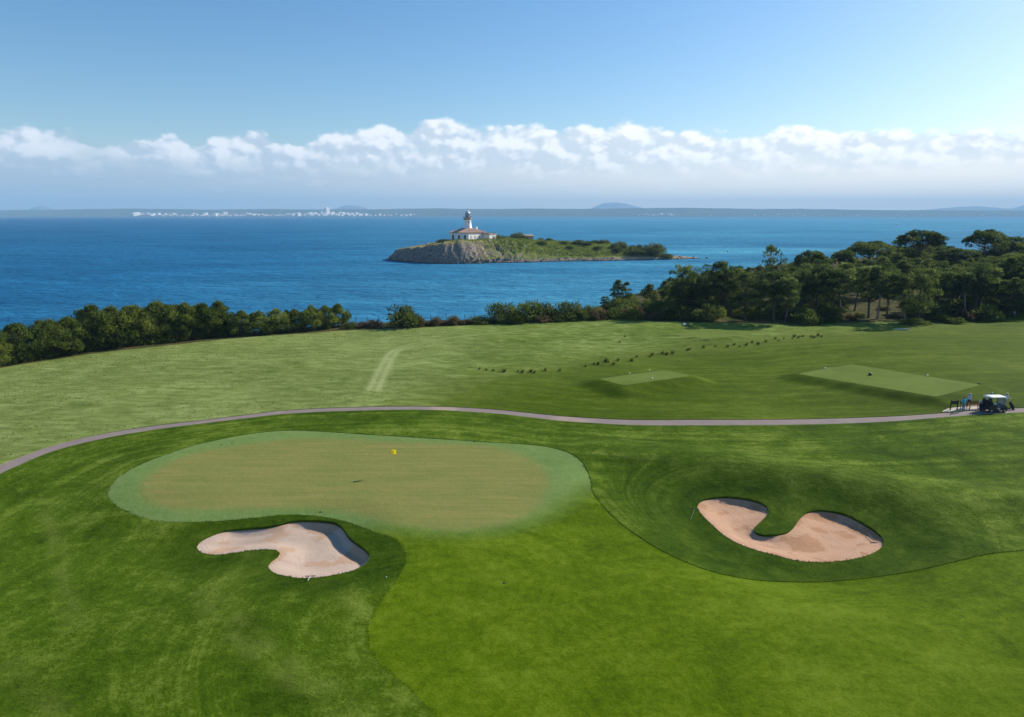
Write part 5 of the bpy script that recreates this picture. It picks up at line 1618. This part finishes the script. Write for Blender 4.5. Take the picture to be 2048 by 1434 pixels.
# ------------------------------------------------------------------ people
M_SKIN = plain("skin", (0.48, 0.29, 0.20), 0.55, var=0.06)
M_SHOE = plain("white golf shoe leather", (0.62, 0.62, 0.60), 0.5)
M_HAIR = plain("dark hair", (0.035, 0.025, 0.02), 0.6)
M_CAPW = plain("white cap cotton", (0.80, 0.80, 0.78), 0.85, var=0.04)
M_EYE = plain("dark eyes", (0.02, 0.02, 0.02), 0.3)
def person(px, py, rz, shirt, trousers, label, arms=((0.10, 0.05), (0.10, 0.05)), lean=0.0, cap=M_CAPW, stance=0.12, h=1.75, step=0.0, elbow=0.15, z_extra=0.0, loc=None):
    """arms: for left and right the (sideways, forward) offset of elbow; wrists go further forward by elbow"""
    k = h / 1.75
    V = []; E_ = []; R = []; tag_ = []
    def v(p, r, parent=None, tg=0):
        p = Vector(p)
        if p.z > 0.9: p.y += lean * (p.z - 0.9)
        V.append(p * k); R.append(r * k); tag_.append(tg)
        if parent is not None: E_.append((parent, len(V) - 1))
        return len(V) - 1
    pel = v((0, 0, 0.96), 0.145, None, 1)
    s1 = v((0, 0.0, 1.12), 0.140, pel, 2); s2 = v((0, 0.01, 1.30), 0.160, s1, 2); s3 = v((0, 0, 1.42), 0.120, s2, 2)
    nk = v((0, 0.005, 1.50), 0.058, s3, 3); hd = v((0, 0.025, 1.60), 0.088, nk, 3); ht_ = v((0, 0.02, 1.70), 0.078, hd, 3)
    v((0, 0.115, 1.605), 0.022, hd, 3)
    for sd, (oa, of) in zip((-1, 1), arms):
        sh = v((sd * 0.175, 0, 1.41), 0.068, s3, 2)
        el = v((sd * (0.20 + oa), of, 1.14), 0.045, sh, 2 if True else 3)
        wr = v((sd * (0.20 + oa * 0.7), of + elbow, 0.93 + elbow * 0.55), 0.030, el, 3)
        pm_ = v((sd * (0.20 + oa * 0.6), of + elbow + 0.05, 0.86 + elbow * 0.6), 0.034, wr, 3)
        for j, (dx, L) in enumerate([(-0.030, 0.075), (-0.010, 0.085), (0.010, 0.080), (0.030, 0.062)]):
            f1 = v(V[pm_] / k + Vector((dx, 0.030, -L * 0.55)), 0.0095, pm_, 3)
            v(V[f1] / k + Vector((0, 0.012, -L * 0.5)), 0.008, f1, 3)
        v(V[pm_] / k + Vector((-sd * 0.045, 0.035, -0.02)), 0.010, pm_, 3)
        hp = v((sd * 0.095, 0, 0.88), 0.105, pel, 1)
        kn = v((sd * stance, 0.03 + sd * step * 0.5, 0.50), 0.068, hp, 1)
        an_ = v((sd * stance * 1.05, -0.02 + sd * step, 0.10), 0.046, kn, 1)
        v((sd * stance * 1.12, 0.15 + sd * step, 0.045), 0.042, an_, 4)
    me = bpy.data.meshes.new("body_skeleton"); me.from_pydata([tuple(p) for p in V], E_, [])
    tmp = bpy.data.objects.new("body_skeleton", me); COL.objects.link(tmp)
    md = tmp.modifiers.new("skin", 'SKIN'); md.use_smooth_shade = True
    if not me.skin_vertices: me.attributes  # layer is made by the modifier
    lay = me.skin_vertices[0].data if me.skin_vertices else None
    if lay is None:
        bm = bmesh.new(); bm.from_mesh(me); bm.verts.layers.skin.verify(); bm.to_mesh(me); bm.free(); lay = me.skin_vertices[0].data
    for i, r in enumerate(R): lay[i].radius = (r, r); lay[i].use_root = (i == 0)
    # flatter torso
    for i in (pel, s1, s2, s3): lay[i].radius = (R[i] * 1.12, R[i] * 0.78)
    ss = tmp.modifiers.new("sub", 'SUBSURF'); ss.levels = 1; ss.render_levels = 1
    dg = bpy.context.evaluated_depsgraph_get()
    body = bpy.data.meshes.new_from_object(tmp.evaluated_get(dg)); body.name = "body"
    bpy.data.objects.remove(tmp); bpy.data.meshes.remove(me)
    while len(body.materials): body.materials.pop()
    for m in (M_SKIN, trousers, shirt, M_SKIN, M_SHOE): body.materials.append(m)
    Va = np.array([tuple(p) for p in V])
    mids = [(np.array(V[a] * (1 - u) + V[b_] * u), tag_[b_] if u > 0.35 else tag_[a], R[b_]) for a, b_ in E_ for u in (0.0, 0.25, 0.5, 0.75, 1.0)]
    C = np.array([m[0] for m in mids]); Tg = [m[1] for m in mids]; Rr = np.array([m[2] for m in mids])
    for p in body.polygons:
        c = np.array(p.center); i = int(np.argmin(np.linalg.norm(C - c, axis=1) - Rr * 0.6))
        p.material_index = Tg[i]; p.use_smooth = True
    root = empty("person", loc if loc is not None else ground(px, py) + Vector((0, 0, 0.0 + z_extra)), rz)
    set_props(root, label, "person")
    link_mesh("body", body, root)
    hc = V[hd]; b = MB(); b.smooth = True
    b.lathe([(0.098 * k, 0.0), (0.101 * k, 0.03 * k), (0.088 * k, 0.075 * k), (0.05 * k, 0.105 * k), (0.005, 0.115 * k)], 18, (hc.x, hc.y, hc.z + 0.035 * k))
    if cap is not None:
        b.add([(hc.x + 0.095 * k * math.cos(a), hc.y + 0.095 * k * math.sin(a), hc.z + 0.04 * k) for a in np.linspace(0.35, PI - .35, 9)] +
              [(hc.x + 0.10 * k * math.cos(a), hc.y + (0.095 * math.sin(a) + 0.085) * k, hc.z + 0.022 * k) for a in np.linspace(0.35, PI - .35, 9)],
              [(i, i + 1, 10 + i, 9 + i) for i in range(8)] + [(9 + i, 10 + i, i + 1, i) for i in range(8)])
        b.build("cap", cap, root)
    hb = MB(); hb.smooth = True
    hb.lathe([(0.075 * k, -0.06 * k), (0.096 * k, -0.02 * k), (0.098 * k, 0.045 * k), (0.07 * k, 0.09 * k), (0.01, 0.112 * k)], 16, (hc.x, hc.y - 0.014 * k, hc.z + (0.0 if cap else 0.015) * k))
    hb.build("hair", M_HAIR, root)
    eb = MB()
    for sd in (-1, 1): eb.box((hc.x + sd * 0.034 * k, hc.y + 0.090 * k, hc.z + 0.012 * k), (0.018 * k, 0.01, 0.010 * k))
    eb.box((hc.x, hc.y + 0.088 * k, hc.z - 0.048 * k), (0.045 * k, 0.01, 0.008 * k))
    eb.build("face", M_EYE, root)
    return root
M_CYAN = plain("turquoise polo shirt", (0.015, 0.42, 0.68), 0.8)
M_TRGB = plain("grey blue trousers", (0.12, 0.19, 0.25), 0.85)
M_GREYS = plain("pale grey lilac shirt", (0.50, 0.50, 0.58), 0.85)
M_NAVY = plain("navy trousers", (0.025, 0.035, 0.07), 0.85)
M_PALEB = plain("pale blue shirt", (0.45, 0.56, 0.72), 0.85)
M_KHAKI = plain("stone coloured shorts", (0.34, 0.30, 0.25), 0.85)
person(1926, 822.5, math.radians(20), M_CYAN, M_TRGB, "person in turquoise polo and grey blue trousers standing between sign and bench", arms=((0.02, 0.10), (0.02, 0.10)), elbow=0.22, cap=None)
person(1936.5, 815.5, math.radians(-70), M_GREYS, M_NAVY, "person in pale lilac shirt and white cap standing behind the turquoise shirted one", arms=((0.04, 0.04), (0.04, 0.02)), elbow=0.1, step=0.1)
person(1978.5, 813.0, math.radians(-60), M_PALEB, M_NAVY, "person in pale blue shirt and white cap bending over the rear of the golf cart", arms=((0.05, 0.16), (0.05, 0.16)), elbow=0.25, lean=0.16)
person(2009, 814.5, math.radians(-75), M_PALEB, M_KHAKI, "person in pale blue shirt and white cap behind the front of the golf cart", arms=((0.05, 0.20), (0.05, 0.22)), elbow=0.28, lean=0.12)

# ------------------------------------------------------------------ golf cart
M_CBODY = plain("dark blue black cart paint", (0.012, 0.016, 0.028), 0.3, var=0.1, spec=0.5, coat=0.4)
M_CROOF = plain("cream cart roof", (0.72, 0.70, 0.64), 0.45, var=0.04)
M_RUB = plain("tyre rubber", (0.015, 0.015, 0.016), 0.85)
M_RIM = plain("silver wheel rim", (0.45, 0.46, 0.48), 0.35, metal=0.7)
M_SEAT = plain("charcoal cart seat vinyl", (0.035, 0.035, 0.04), 0.55)
M_WIND = plain("hazy cart windscreen", (0.42, 0.44, 0.44), 0.25, spec=0.6)
M_TOWEL = plain("white towel", (0.78, 0.78, 0.76), 0.95)
M_STEEL = plain("club steel", (0.45, 0.46, 0.47), 0.25, metal=0.9)
M_BAGK = plain("black bag nylon", (0.014, 0.014, 0.017), 0.7)
M_BAGN = plain("navy bag nylon", (0.018, 0.026, 0.055), 0.7)
M_COVW = plain("white head cover", (0.75, 0.75, 0.73), 0.85)
CP = ground(1994.5, 825.0)
CZ = H1(CP.x, CP.y + 0.6) 
CYAW = math.radians(4)
cart = empty("golf_cart", (CP.x, CP.y + 0.55, CZ + 0.01), CYAW)
set_props(cart, "dark two seat golf cart with cream roof parked on the path by the bench", "golf cart")
b = MB()
prof_ = [(-1.15, 0.32), (-1.12, 0.72), (-0.62, 0.80), (-0.10, 0.78), (-0.06, 0.36), (0.52, 0.34), (0.66, 0.80), (0.80, 0.88), (1.12, 0.66), (1.22, 0.42), (1.16, 0.24), (0.60, 0.22), (-0.6, 0.22)]
bm_ = bmesh.new()
n_ = len(prof_)
va = [bm_.verts.new((x, -0.56, z)) for x, z in prof_]; vb = [bm_.verts.new((x, 0.56, z)) for x, z in prof_]
bm_.faces.new(va); bm_.faces.new(list(reversed(vb)))
for i in range(n_): bm_.faces.new((va[i], vb[i], vb[(i + 1) % n_], va[(i + 1) % n_]))
bmesh.ops.recalc_face_normals(bm_, faces=bm_.faces[:])
bmesh.ops.bevel(bm_, geom=bm_.edges[:], offset=0.035, segments=2, affect='EDGES', profile=0.5)
bmesh.ops.triangulate(bm_, faces=[f for f in bm_.faces if len(f.verts) > 4])
bm_.verts.index_update()
b.add([v.co[:] for v in bm_.verts], [[v.index for v in f.verts] for f in bm_.faces]); bm_.free()
b.build("body", M_CBODY, cart)
b = MB(); b.box((-0.38, 0, 0.84), (0.55, 1.02, 0.13), bev=0.04); b.build("seat", M_SEAT, cart)
b = MB(); b.box((-0.68, 0, 1.10), (0.12, 1.0, 0.42), ry=-0.15, bev=0.04); b.build("backrest", M_SEAT, cart)
b = MB(); b.smooth = False
b.box((-0.02, 0, 1.78), (1.86, 1.16, 0.09), bev=0.035, taper=0.94); b.build("roof", M_CROOF, cart)
for sx_ in (0, 1):
    for sy_ in (-1, 1):
        b = MB()
        if sx_: b.tube([(0.70, sy_ * 0.50, 0.82), (0.62, sy_ * 0.52, 1.35), (0.53, sy_ * 0.52, 1.75)], 0.024, n=6)
        else: b.tube([(-0.82, sy_ * 0.50, 0.76), (-0.86, sy_ * 0.52, 1.75)], 0.024, n=6)
        b.build("post", M_SEAT, cart)
b = MB()
b.add([(0.72, -0.48, 0.90), (0.72, 0.48, 0.90), (0.56, 0.49, 1.70), (0.56, -0.49, 1.70), (0.735, -0.48, 0.90), (0.735, 0.48, 0.90), (0.575, 0.49, 1.70), (0.575, -0.49, 1.70)],
      [(0, 1, 2, 3), (7, 6, 5, 4), (0, 4, 5, 1), (2, 6, 7, 3), (1, 5, 6, 2), (0, 3, 7, 4)])
b.build("windscreen", M_WIND, cart)
b = MB(); b.tube([(0.62, 0.24, 0.80), (0.34, 0.24, 1.06)], 0.022, n=6)
pts_ = [(0.33 + 0.09 * math.cos(a), 0.24 + 0.17 * math.sin(a), 1.07 + 0.13 * math.cos(a)) for a in np.linspace(0, 2 * PI, 17)]
b.tube(pts_, 0.016, n=6, cap=False); b.build("steering_wheel", M_RUB, cart)
for sx_ in (-0.78, 0.80):
    for sy_ in (-1, 1):
        b = MB(); b.smooth = True
        b.lathe([(0.12, -0.10), (0.20, -0.11), (0.225, -0.07), (0.225, 0.07), (0.20, 0.11), (0.12, 0.10)], 24, (sx_, sy_ * 0.50, 0.225), 'Y')
        w_ = b.build("tyre", M_RUB, cart)
        b = MB(); b.lathe([(0.0, -0.085), (0.125, -0.09), (0.125, 0.09), (0.0, 0.085)], 16, (sx_, sy_ * 0.515, 0.225), 'Y'); b.build("rim", M_RIM, w_)
b = MB(); b.box((-1.22, 0, 0.52), (0.30, 0.95, 0.06)); b.tube([(-1.05, -0.48, 1.02), (-1.2, -0.48, 1.02), (-1.2, 0.48, 1.02), (-1.05, 0.48, 1.02)], 0.02, n=6)
b.build("bag_rack", M_SEAT, cart)
for sy_ in (-1, 1):
    b = MB(); b.lathe([(0.0, -0.01), (0.055, 0.0), (0.06, 0.03), (0.0, 0.035)], 14, (1.185, sy_ * 0.36, 0.52), 'X'); b.build("headlight", M_CROOF, cart)
def cart_pt(x, y, z):
    return cart.matrix_basis @ Vector((x, y, z))
def to_cart(x, y, z):
    M_ = Matrix.Translation(cart.location) @ Matrix.Rotation(CYAW, 4, 'Z'); return M_ @ Vector((x, y, z))
b = MB(); b.smooth = True
b.box((0, 0, 0.05), (0.34, 0.26, 0.10), bev=0.045); b.box((0.10, 0.02, 0.11), (0.18, 0.20, 0.08), rz=0.5, bev=0.035)
o = b.build("towel", M_TOWEL, None, to_cart(-0.30, -0.36, 0.905), 0.3); set_props(o, "crumpled white towel on the golf cart seat", "towel")
b = MB(); b.smooth = True
b.box((0, 0, 0.04), (0.24, 0.20, 0.08), bev=0.035); b.box((-0.05, 0.0, 0.09), (0.13, 0.16, 0.05), rz=0.8, bev=0.02)
o = b.build("towel", M_TOWEL, None, to_cart(0.22, -0.40, 0.36), 0.1); set_props(o, "folded white cloth on the golf cart's floor", "towel")

def golf_bag(loc, rz, tilt, mat, label, seed, wheels=False, covers=2):
    rnd = random.Random(seed)
    o = empty("golf_bag", loc); o.rotation_euler = (0, tilt, rz); set_props(o, label, "golf bag", "golf bags by the cart")
    b = MB(); b.smooth = True
    b.lathe([(0.0, 0.0), (0.13, 0.0), (0.14, 0.04), (0.135, 0.40), (0.145, 0.80), (0.155, 0.86), (0.155, 0.90), (0.12, 0.90), (0.115, 0.75), (0.0, 0.75)], 18)
    b.smooth = False
    b.box((0.0, -0.15, 0.32), (0.20, 0.10, 0.36), bev=0.03); b.box((0.12, 0.0, 0.45), (0.10, 0.18, 0.45), bev=0.03)
    b.build("bag", mat, o)
    b = MB(); b.tube([(0, 0.14, 0.80), (0, 0.24, 0.62), (0, 0.22, 0.42), (0, 0.14, 0.28)], 0.02, n=5); b.build("strap", M_SEAT, o)
    for k in range(8):
        a = k * 0.785; r = 0.07
        x, y = r * math.cos(a), r * math.sin(a)
        c = MB(); top = 1.02 + rnd.uniform(0, .16) if k >= covers else 1.16 + rnd.uniform(0, .06)
        c.tube([(x, y, 0.75), (x * 1.3, y * 1.3, top)], 0.008, n=5)
        if k < covers:
            c.mi = 1; c.smooth = True
            c.lathe([(0.01, 0.0), (0.045, 0.02), (0.062, 0.10), (0.055, 0.16), (0.01, 0.20)], 10, (x * 1.3, y * 1.3, top - 0.06))
        else:
            c.box((x * 1.3 + 0.03, y * 1.3, top), (0.085, 0.02, 0.05), rz=a)
        c.build("club", [M_STEEL, M_COVW], o)
    if wheels:
        for sy_ in (-1, 1):
            b = MB(); b.smooth = True
            b.lathe([(0.02, -0.03), (0.13, -0.03), (0.14, 0.0), (0.13, 0.03), (0.02, 0.03)], 18, (-0.20, sy_ * 0.30, 0.06), 'Y'); b.build("wheel", M_RUB, o)
        b = MB(); b.tube([(-0.18, -0.30, 0.06), (-0.16, 0, 0.14), (-0.18, 0.30, 0.06)], 0.015, n=5); b.tube([(-0.17, 0, 0.05), (-0.19, 0, 1.0), (-0.42, 0, 1.08)], 0.018, n=6); b.build("trolley_frame", M_SEAT, o)
    return o
golf_bag(to_cart(-1.22, -0.26, 0.56), CYAW, -0.12, M_BAGK, "black golf bag with white head covers strapped on the cart's near rear side", 1, covers=3)
golf_bag(to_cart(-1.22, 0.26, 0.56), CYAW + 1.2, -0.10, M_BAGN, "navy golf bag on the far rear side of the cart", 2, covers=2)
TP = ground(2026, 819)
golf_bag((TP.x, TP.y, TP.z + 0.10), math.radians(5), -0.55, M_BAGK, "black golf bag on a two wheeled trolley in front of the cart", 3, wheels=True, covers=0)
TP = ground(1964, 823)
golf_bag((TP.x, TP.y + 0.2, TP.z + 0.02), math.radians(10), -0.22, M_BAGN, "dark golf bag with a white topped club standing at the bench's right end", 4, covers=2)

# ------------------------------------------------------------------ bench, sign, posts
M_WOODR = plain("red brown bench wood", (0.26, 0.085, 0.050), 0.7, var=0.25, scale=6)
M_WOODD = plain("dark brown sign wood", (0.045, 0.028, 0.020), 0.75, var=0.25, scale=6)
BP = ground(1947, 818.5)
bn = empty("park_bench", (BP.x, BP.y, BP.z + 0.02), math.radians(4))
set_props(bn, "red brown slatted wooden bench on the concrete pad beside the golf cart", "bench")
b = MB()
for k in range(4): b.box((0, -0.18 + k * 0.12, 0.44), (1.55, 0.10, 0.035))
b.build("seat", M_WOODR, bn)
b = MB()
for k in range(3): b.box((0, 0.27 + k * 0.035, 0.58 + k * 0.13), (1.55, 0.03, 0.10), rx=-0.25)
b.build("backrest", M_WOODR, bn)
for sx_ in (-1, 1):
    b = MB(); b.box((sx_ * 0.66, -0.20, 0.21), (0.07, 0.07, 0.43)); b.build("leg", M_WOODR, bn)
    b = MB(); b.tube([(sx_ * 0.66, 0.22, 0.0), (sx_ * 0.66, 0.22, 0.45), (sx_ * 0.66, 0.36, 0.92)], 0.038, n=6); b.build("leg", M_WOODR, bn)
    b = MB(); b.box((sx_ * 0.70, 0.02, 0.64), (0.06, 0.55, 0.04)); b.box((sx_ * 0.70, -0.22, 0.54), (0.05, 0.05, 0.20)); b.build("armrest", M_WOODR, bn)
SP_ = ground(1907, 820.5)
sg_ = empty("notice_board", (SP_.x, SP_.y, SP_.z), math.radians(2))
set_props(sg_, "dark wooden notice board on two posts at the left end of the concrete pad", "sign")
for sx_ in (-1, 1):
    b = MB(); b.box((sx_ * 0.40, 0, 0.58), (0.09, 0.09, 1.22)); b.box((sx_ * 0.40, 0, 1.2), (0.11, 0.11, 0.04)); b.build("post", M_WOODD, sg_)
b = MB(); b.box((0, 0, 0.92), (0.69, 0.05, 0.42), bev=0.01); b.mi = 1; b.box((0, -0.03, 0.92), (0.58, 0.012, 0.32)); b.build("board", [M_WOODD, plain("faded dark sign face", (0.030, 0.036, 0.026), 0.5)], sg_)
# a litter bin / ball washer just right of the sign
BW = ground(1920, 821.0)
bw = empty("ball_washer", (BW.x, BW.y, BW.z), 0); set_props(bw, "slim dark ball washer post between the notice board and the turquoise shirted person", "ball washer")
b = MB(); b.tube([(0, 0, 0), (0, 0, 0.85)], 0.035, n=8); b.lathe([(0.0, 0), (0.16, 0.0), (0.16, 0.03), (0.04, 0.05)], 14); b.build("post", M_IRON, bw)
b = MB(); b.box((0, 0, 1.0), (0.16, 0.16, 0.34), bev=0.03); b.build("washer_box", plain("dark green enamel", (0.012, 0.035, 0.022), 0.4), bw)
b = MB(); b.tube([(0, 0, 1.15), (0, 0, 1.27)], 0.012, n=5); b.lathe([(0.0, 0), (0.03, .01), (0.0, .05)], 8, (0, 0, 1.26)); b.build("handle", M_STEEL, bw)
PP = ground(2027.5, 634)
ps = empty("marker_post", (PP.x, PP.y, PP.z), 0.3); set_props(ps, "small dark marker post with grey plate at the wood's foot by the photo's right edge", "post")
b = MB(); b.box((0, 0, 0.4), (0.5, 0.3, 0.8), bev=0.04); b.build("post", M_WOODD, ps)
b = MB(); b.box((0, -0.01, 1.0), (0.62, 0.10, 0.42), bev=0.02); b.build("plate", plain("grey plate", (0.16, 0.18, 0.22), 0.5), ps)

# ------------------------------------------------------------------ flag
FPx = ground(783.5, 948.0)
fl = empty("golf_flag", FPx, 0); set_props(fl, "yellow flag on a thin pin standing in the hole of the putting green", "flag")
b = MB(); b.tube([(0, 0, -0.1), (0, 0, 2.22)], [0.013, 0.010], n=8); b.build("pole", plain("pale yellow pin", (0.42, 0.38, 0.20), 0.5), fl)
b = MB(); b.smooth = True
nx_, nz_ = 12, 8
vs = [(0.012 + 0.44 * i / nx_, 0.05 * math.sin(i / nx_ * 5.0) * (0.3 + i / nx_), 2.20 - 0.40 * j / nz_ - 0.04 * (i / nx_) ** 2) for j in range(nz_ + 1) for i in range(nx_ + 1)]
fs = [(j * (nx_ + 1) + i, j * (nx_ + 1) + i + 1, (j + 1) * (nx_ + 1) + i + 1, (j + 1) * (nx_ + 1) + i) for j in range(nz_) for i in range(nx_)]
b.add(vs, fs)
L_FLAG = leaf_mat("yellow flag cloth", (0.95, 0.83, 0.06), (0.96, 0.88, 0.10), 0.55)
cloth = b.build("cloth", L_FLAG, fl)
sd_ = cloth.modifiers.new("thick", 'SOLIDIFY'); sd_.thickness = 0.006
b = MB()
n_e = 14
for sgn in (-1, 1):
    ce = (0.20, 0.05 * math.sin(0.427 * 5.0) * 0.727 + sgn * 0.014, 1.985)
    b.add([ce] + [(ce[0] + 0.045 * math.cos(a), 0.05 * math.sin((ce[0] + 0.045 * math.cos(a)) / 0.44 * 5.0) * 0.73 + sgn * 0.014, ce[2] + 0.055 * math.sin(a)) for a in np.linspace(0, 2 * PI, n_e, endpoint=False)],
          [(0, 1 + i, 1 + (i + 1) % n_e) for i in range(n_e)])
b.build("emblem", plain("dark flag emblem", (0.16, 0.12, 0.015), 0.8), cloth)

# ------------------------------------------------------------------ rakes, balls, sprinklers, markers
M_RAKEG = plain("green rake handle", (0.05, 0.14, 0.07), 0.5)
M_RAKEP = plain("pale rake handle", (0.55, 0.55, 0.50), 0.5)
def rake(p0, p1, mat, label, lift=0.06):
    P0 = ground(*p0) + Vector((0, 0, lift)); P1 = ground(*p1) + Vector((0, 0, lift))
    o = empty("bunker_rake", P0, 0); set_props(o, label, "rake", "bunker rakes")
    d = P1 - P0; u = d.normalized(); s = Vector((-u.y, u.x, 0)).normalized()
    b = MB(); b.tube([Vector((0, 0, 0)), d], 0.020, n=6); b.build("handle", mat, o)
    b = MB(); b.tube([-s * 0.32, s * 0.32], 0.025, n=6)
    for k in range(11): q = s * (-0.30 + 0.06 * k); b.tube([q, q + Vector((0, 0, -0.08)) - u * 0.02], 0.008, n=4)
    b.build("head", M_IRON, o)
rake((1389, 1020), (1381, 1041), M_RAKEG, "green handled rake lying on the turf at the left tip of the tan bunker", 0.12)
rake((1750, 1081), (1736, 1062), M_IRON, "dark rake lying in the sand by the right rim of the tan bunker", -0.16)
rake((621, 1156), (616, 1165), M_RAKEP, "pale handled rake lying at the near rim of the pale bunker", 0.14)
def ball(px, py, r, label):
    P = ground(px, py); b = MB(); b.smooth = True
    b.lathe([(0.001, -r)] + [(r * math.cos(a), r * math.sin(a)) for a in np.linspace(-1.3, 1.3, 9)] + [(0.001, r)], 14)
    o = b.build("golf_ball", M_GEL, None, (P.x, P.y, P.z + RH + r * 0.9)); set_props(o, label, "golf ball")
ball(773, 1156, 0.035, "white golf ball on the rough between the pale bunker and the fairway")
for px, py, lab in [(443, 889.5, "left one of two sprinkler heads side by side on the green's far collar"), (464, 886.5, "right one of two sprinkler heads side by side on the green's far collar"),
                    (948, 883.5, "small sprinkler head on the collar at the green's far right"), (1008, 1166, "dark sprinkler head alone in the middle of the fairway"), (641, 1024, "small sprinkler head on the collar above the pale bunker")]:
    P = ground(px, py); b = MB(); b.smooth = False
    b.lathe([(0.0, 0.028), (0.07, 0.026), (0.09, 0.018), (0.095, -0.03)][::-1], 18)
    o = b.build("sprinkler_head", M_RUB, None, (P.x, P.y, P.z)); set_props(o, lab, "sprinkler", "sprinkler heads set in the turf")
M_MARKW = plain("white tee marker", (0.78, 0.77, 0.70), 0.5); M_MARKY = plain("yellow tee marker", (0.62, 0.55, 0.16), 0.5); M_MARKD = plain("dark green tee marker", (0.020, 0.035, 0.028), 0.5)
def marker(px, py, r, mat, label, zoff):
    x, y = at(px, py, zoff); z = H1(x, y)
    P = Vector((x, y, z)); b = MB(); b.smooth = True
    b.lathe([(r * 0.75, -0.02), (r * 0.95, r * .25), (r, r * 0.6), (r * 0.8, r * 1.15), (r * 0.4, r * 1.45), (0.001, r * 1.52)], 16)
    b.mi = 1; b.lathe([(0.02, -0.1), (0.02, 0.02)], 8)
    o = b.build("tee_marker", [mat, M_IRON], None, (P.x, P.y, P.z + 0.05)); set_props(o, label, "tee marker", "tee markers")
marker(1259, 748, 0.12, M_MARKW, "white tee marker at the far side of the small left tee", 0.75)
marker(1304, 760.5, 0.12, M_MARKW, "white tee marker at the near edge of the small left tee", 0.75)
marker(1650, 739.5, 0.14, M_MARKW, "white tee marker at the left end of the long right tee", 0.62)
marker(1854, 754, 0.13, M_MARKW, "white tee marker at the far edge in the middle of the long right tee", 0.62)
marker(1958, 770, 0.12, M_MARKD, "small dark tee marker at the right end of the long right tee", 0.62)
marker(1740, 752.5, 0.24, M_MARKD, "large dark ball shaped marker in the middle of the long right tee", 0.62)
marker(1298, 743, 0.15, M_MARKY, "low yellowish marker at the back edge of the small left tee", 0.75)
marker(1368, 652, 0.32, M_MARKW, "white painted stone on the grass below the wood's shade", 0.1)
marker(1382, 651.5, 0.32, M_MARKY, "yellow topped stone beside the white stone below the wood", 0.1)
P = ground(1803, 660)
b = MB(); b.box((0, 0, 0.12), (2.9, 0.9, 0.22), bev=0.04, taper=0.96); b.box((0.3, 0.1, 0.25), (1.6, 0.5, 0.06), bev=0.02)
o = b.build("stone_slab", plain("pale limestone slab", (0.46, 0.44, 0.34), 0.9, var=0.15, scale=3), None, (P.x, P.y, P.z), -0.05); set_props(o, "long pale flat stone slab on the grass in front of the wood", "stone slab")

# ------------------------------------------------------------------ wire fence along the middle shore
fn_ = empty("wire_fence", ground(850, 647)); set_props(fn_, "thin wire fence on wooden posts along the shore edge behind the dry bushes", "fence")
tops_ = []
for px in [690, 712, 735, 757, 842, 862, 876, 893, 912, 930, 950, 968, 990]:
    P = ground(px, np.interp(px, [690, 850, 1000], [650, 644, 641.5])) - fn_.location
    hh = 1.45 + rt.uniform(-.1, .35); b = MB(); b.tube([P, P + Vector((rt.uniform(-.06, .06), 0, hh))], 0.055, n=6); b.build("post", M_WOODD, fn_); tops_.append((px, P))
b = MB()
for zz in (0.45, 0.85, 1.25):
    for (pa, A_), (pb_, B_) in zip(tops_, tops_[1:]):
        if pb_ - pa < 30: b.tube([A_ + Vector((0, 0, zz)), (A_ + B_) / 2 + Vector((0, 0, zz - .03)), B_ + Vector((0, 0, zz))], 0.010, n=4)
b.build("wire", M_STEEL, fn_)

# ------------------------------------------------------------------ air
HAZE_DENS = 8.8e-5
b = MB(); b.box((0, 10700, (480 - 12) / 2), (46000, 22000, 492))
hz = b.build("haze", [], None)
hm = bpy.data.materials.new("bay haze"); hm.use_nodes = True
nt = hm.node_tree
for n in list(nt.nodes):
    if n.type != 'OUTPUT_MATERIAL': nt.nodes.remove(n)
vol = nt.nodes.new("ShaderNodeVolumePrincipled")
vol.inputs["Color"].default_value = (0.40, 0.70, 1.0, 1); vol.inputs["Density"].default_value = HAZE_DENS; vol.inputs["Anisotropy"].default_value = 0.0
vol.inputs["Density Attribute"].default_value = ""; vol.inputs["Color Attribute"].default_value = ""; vol.inputs["Temperature Attribute"].default_value = ""
hm.cycles.homogeneous_volume = True
nt.links.new(vol.outputs[0], nt.nodes["Material Output"].inputs["Volume"])
hz.data.materials.append(hm)
set_props(hz, kind="stuff")
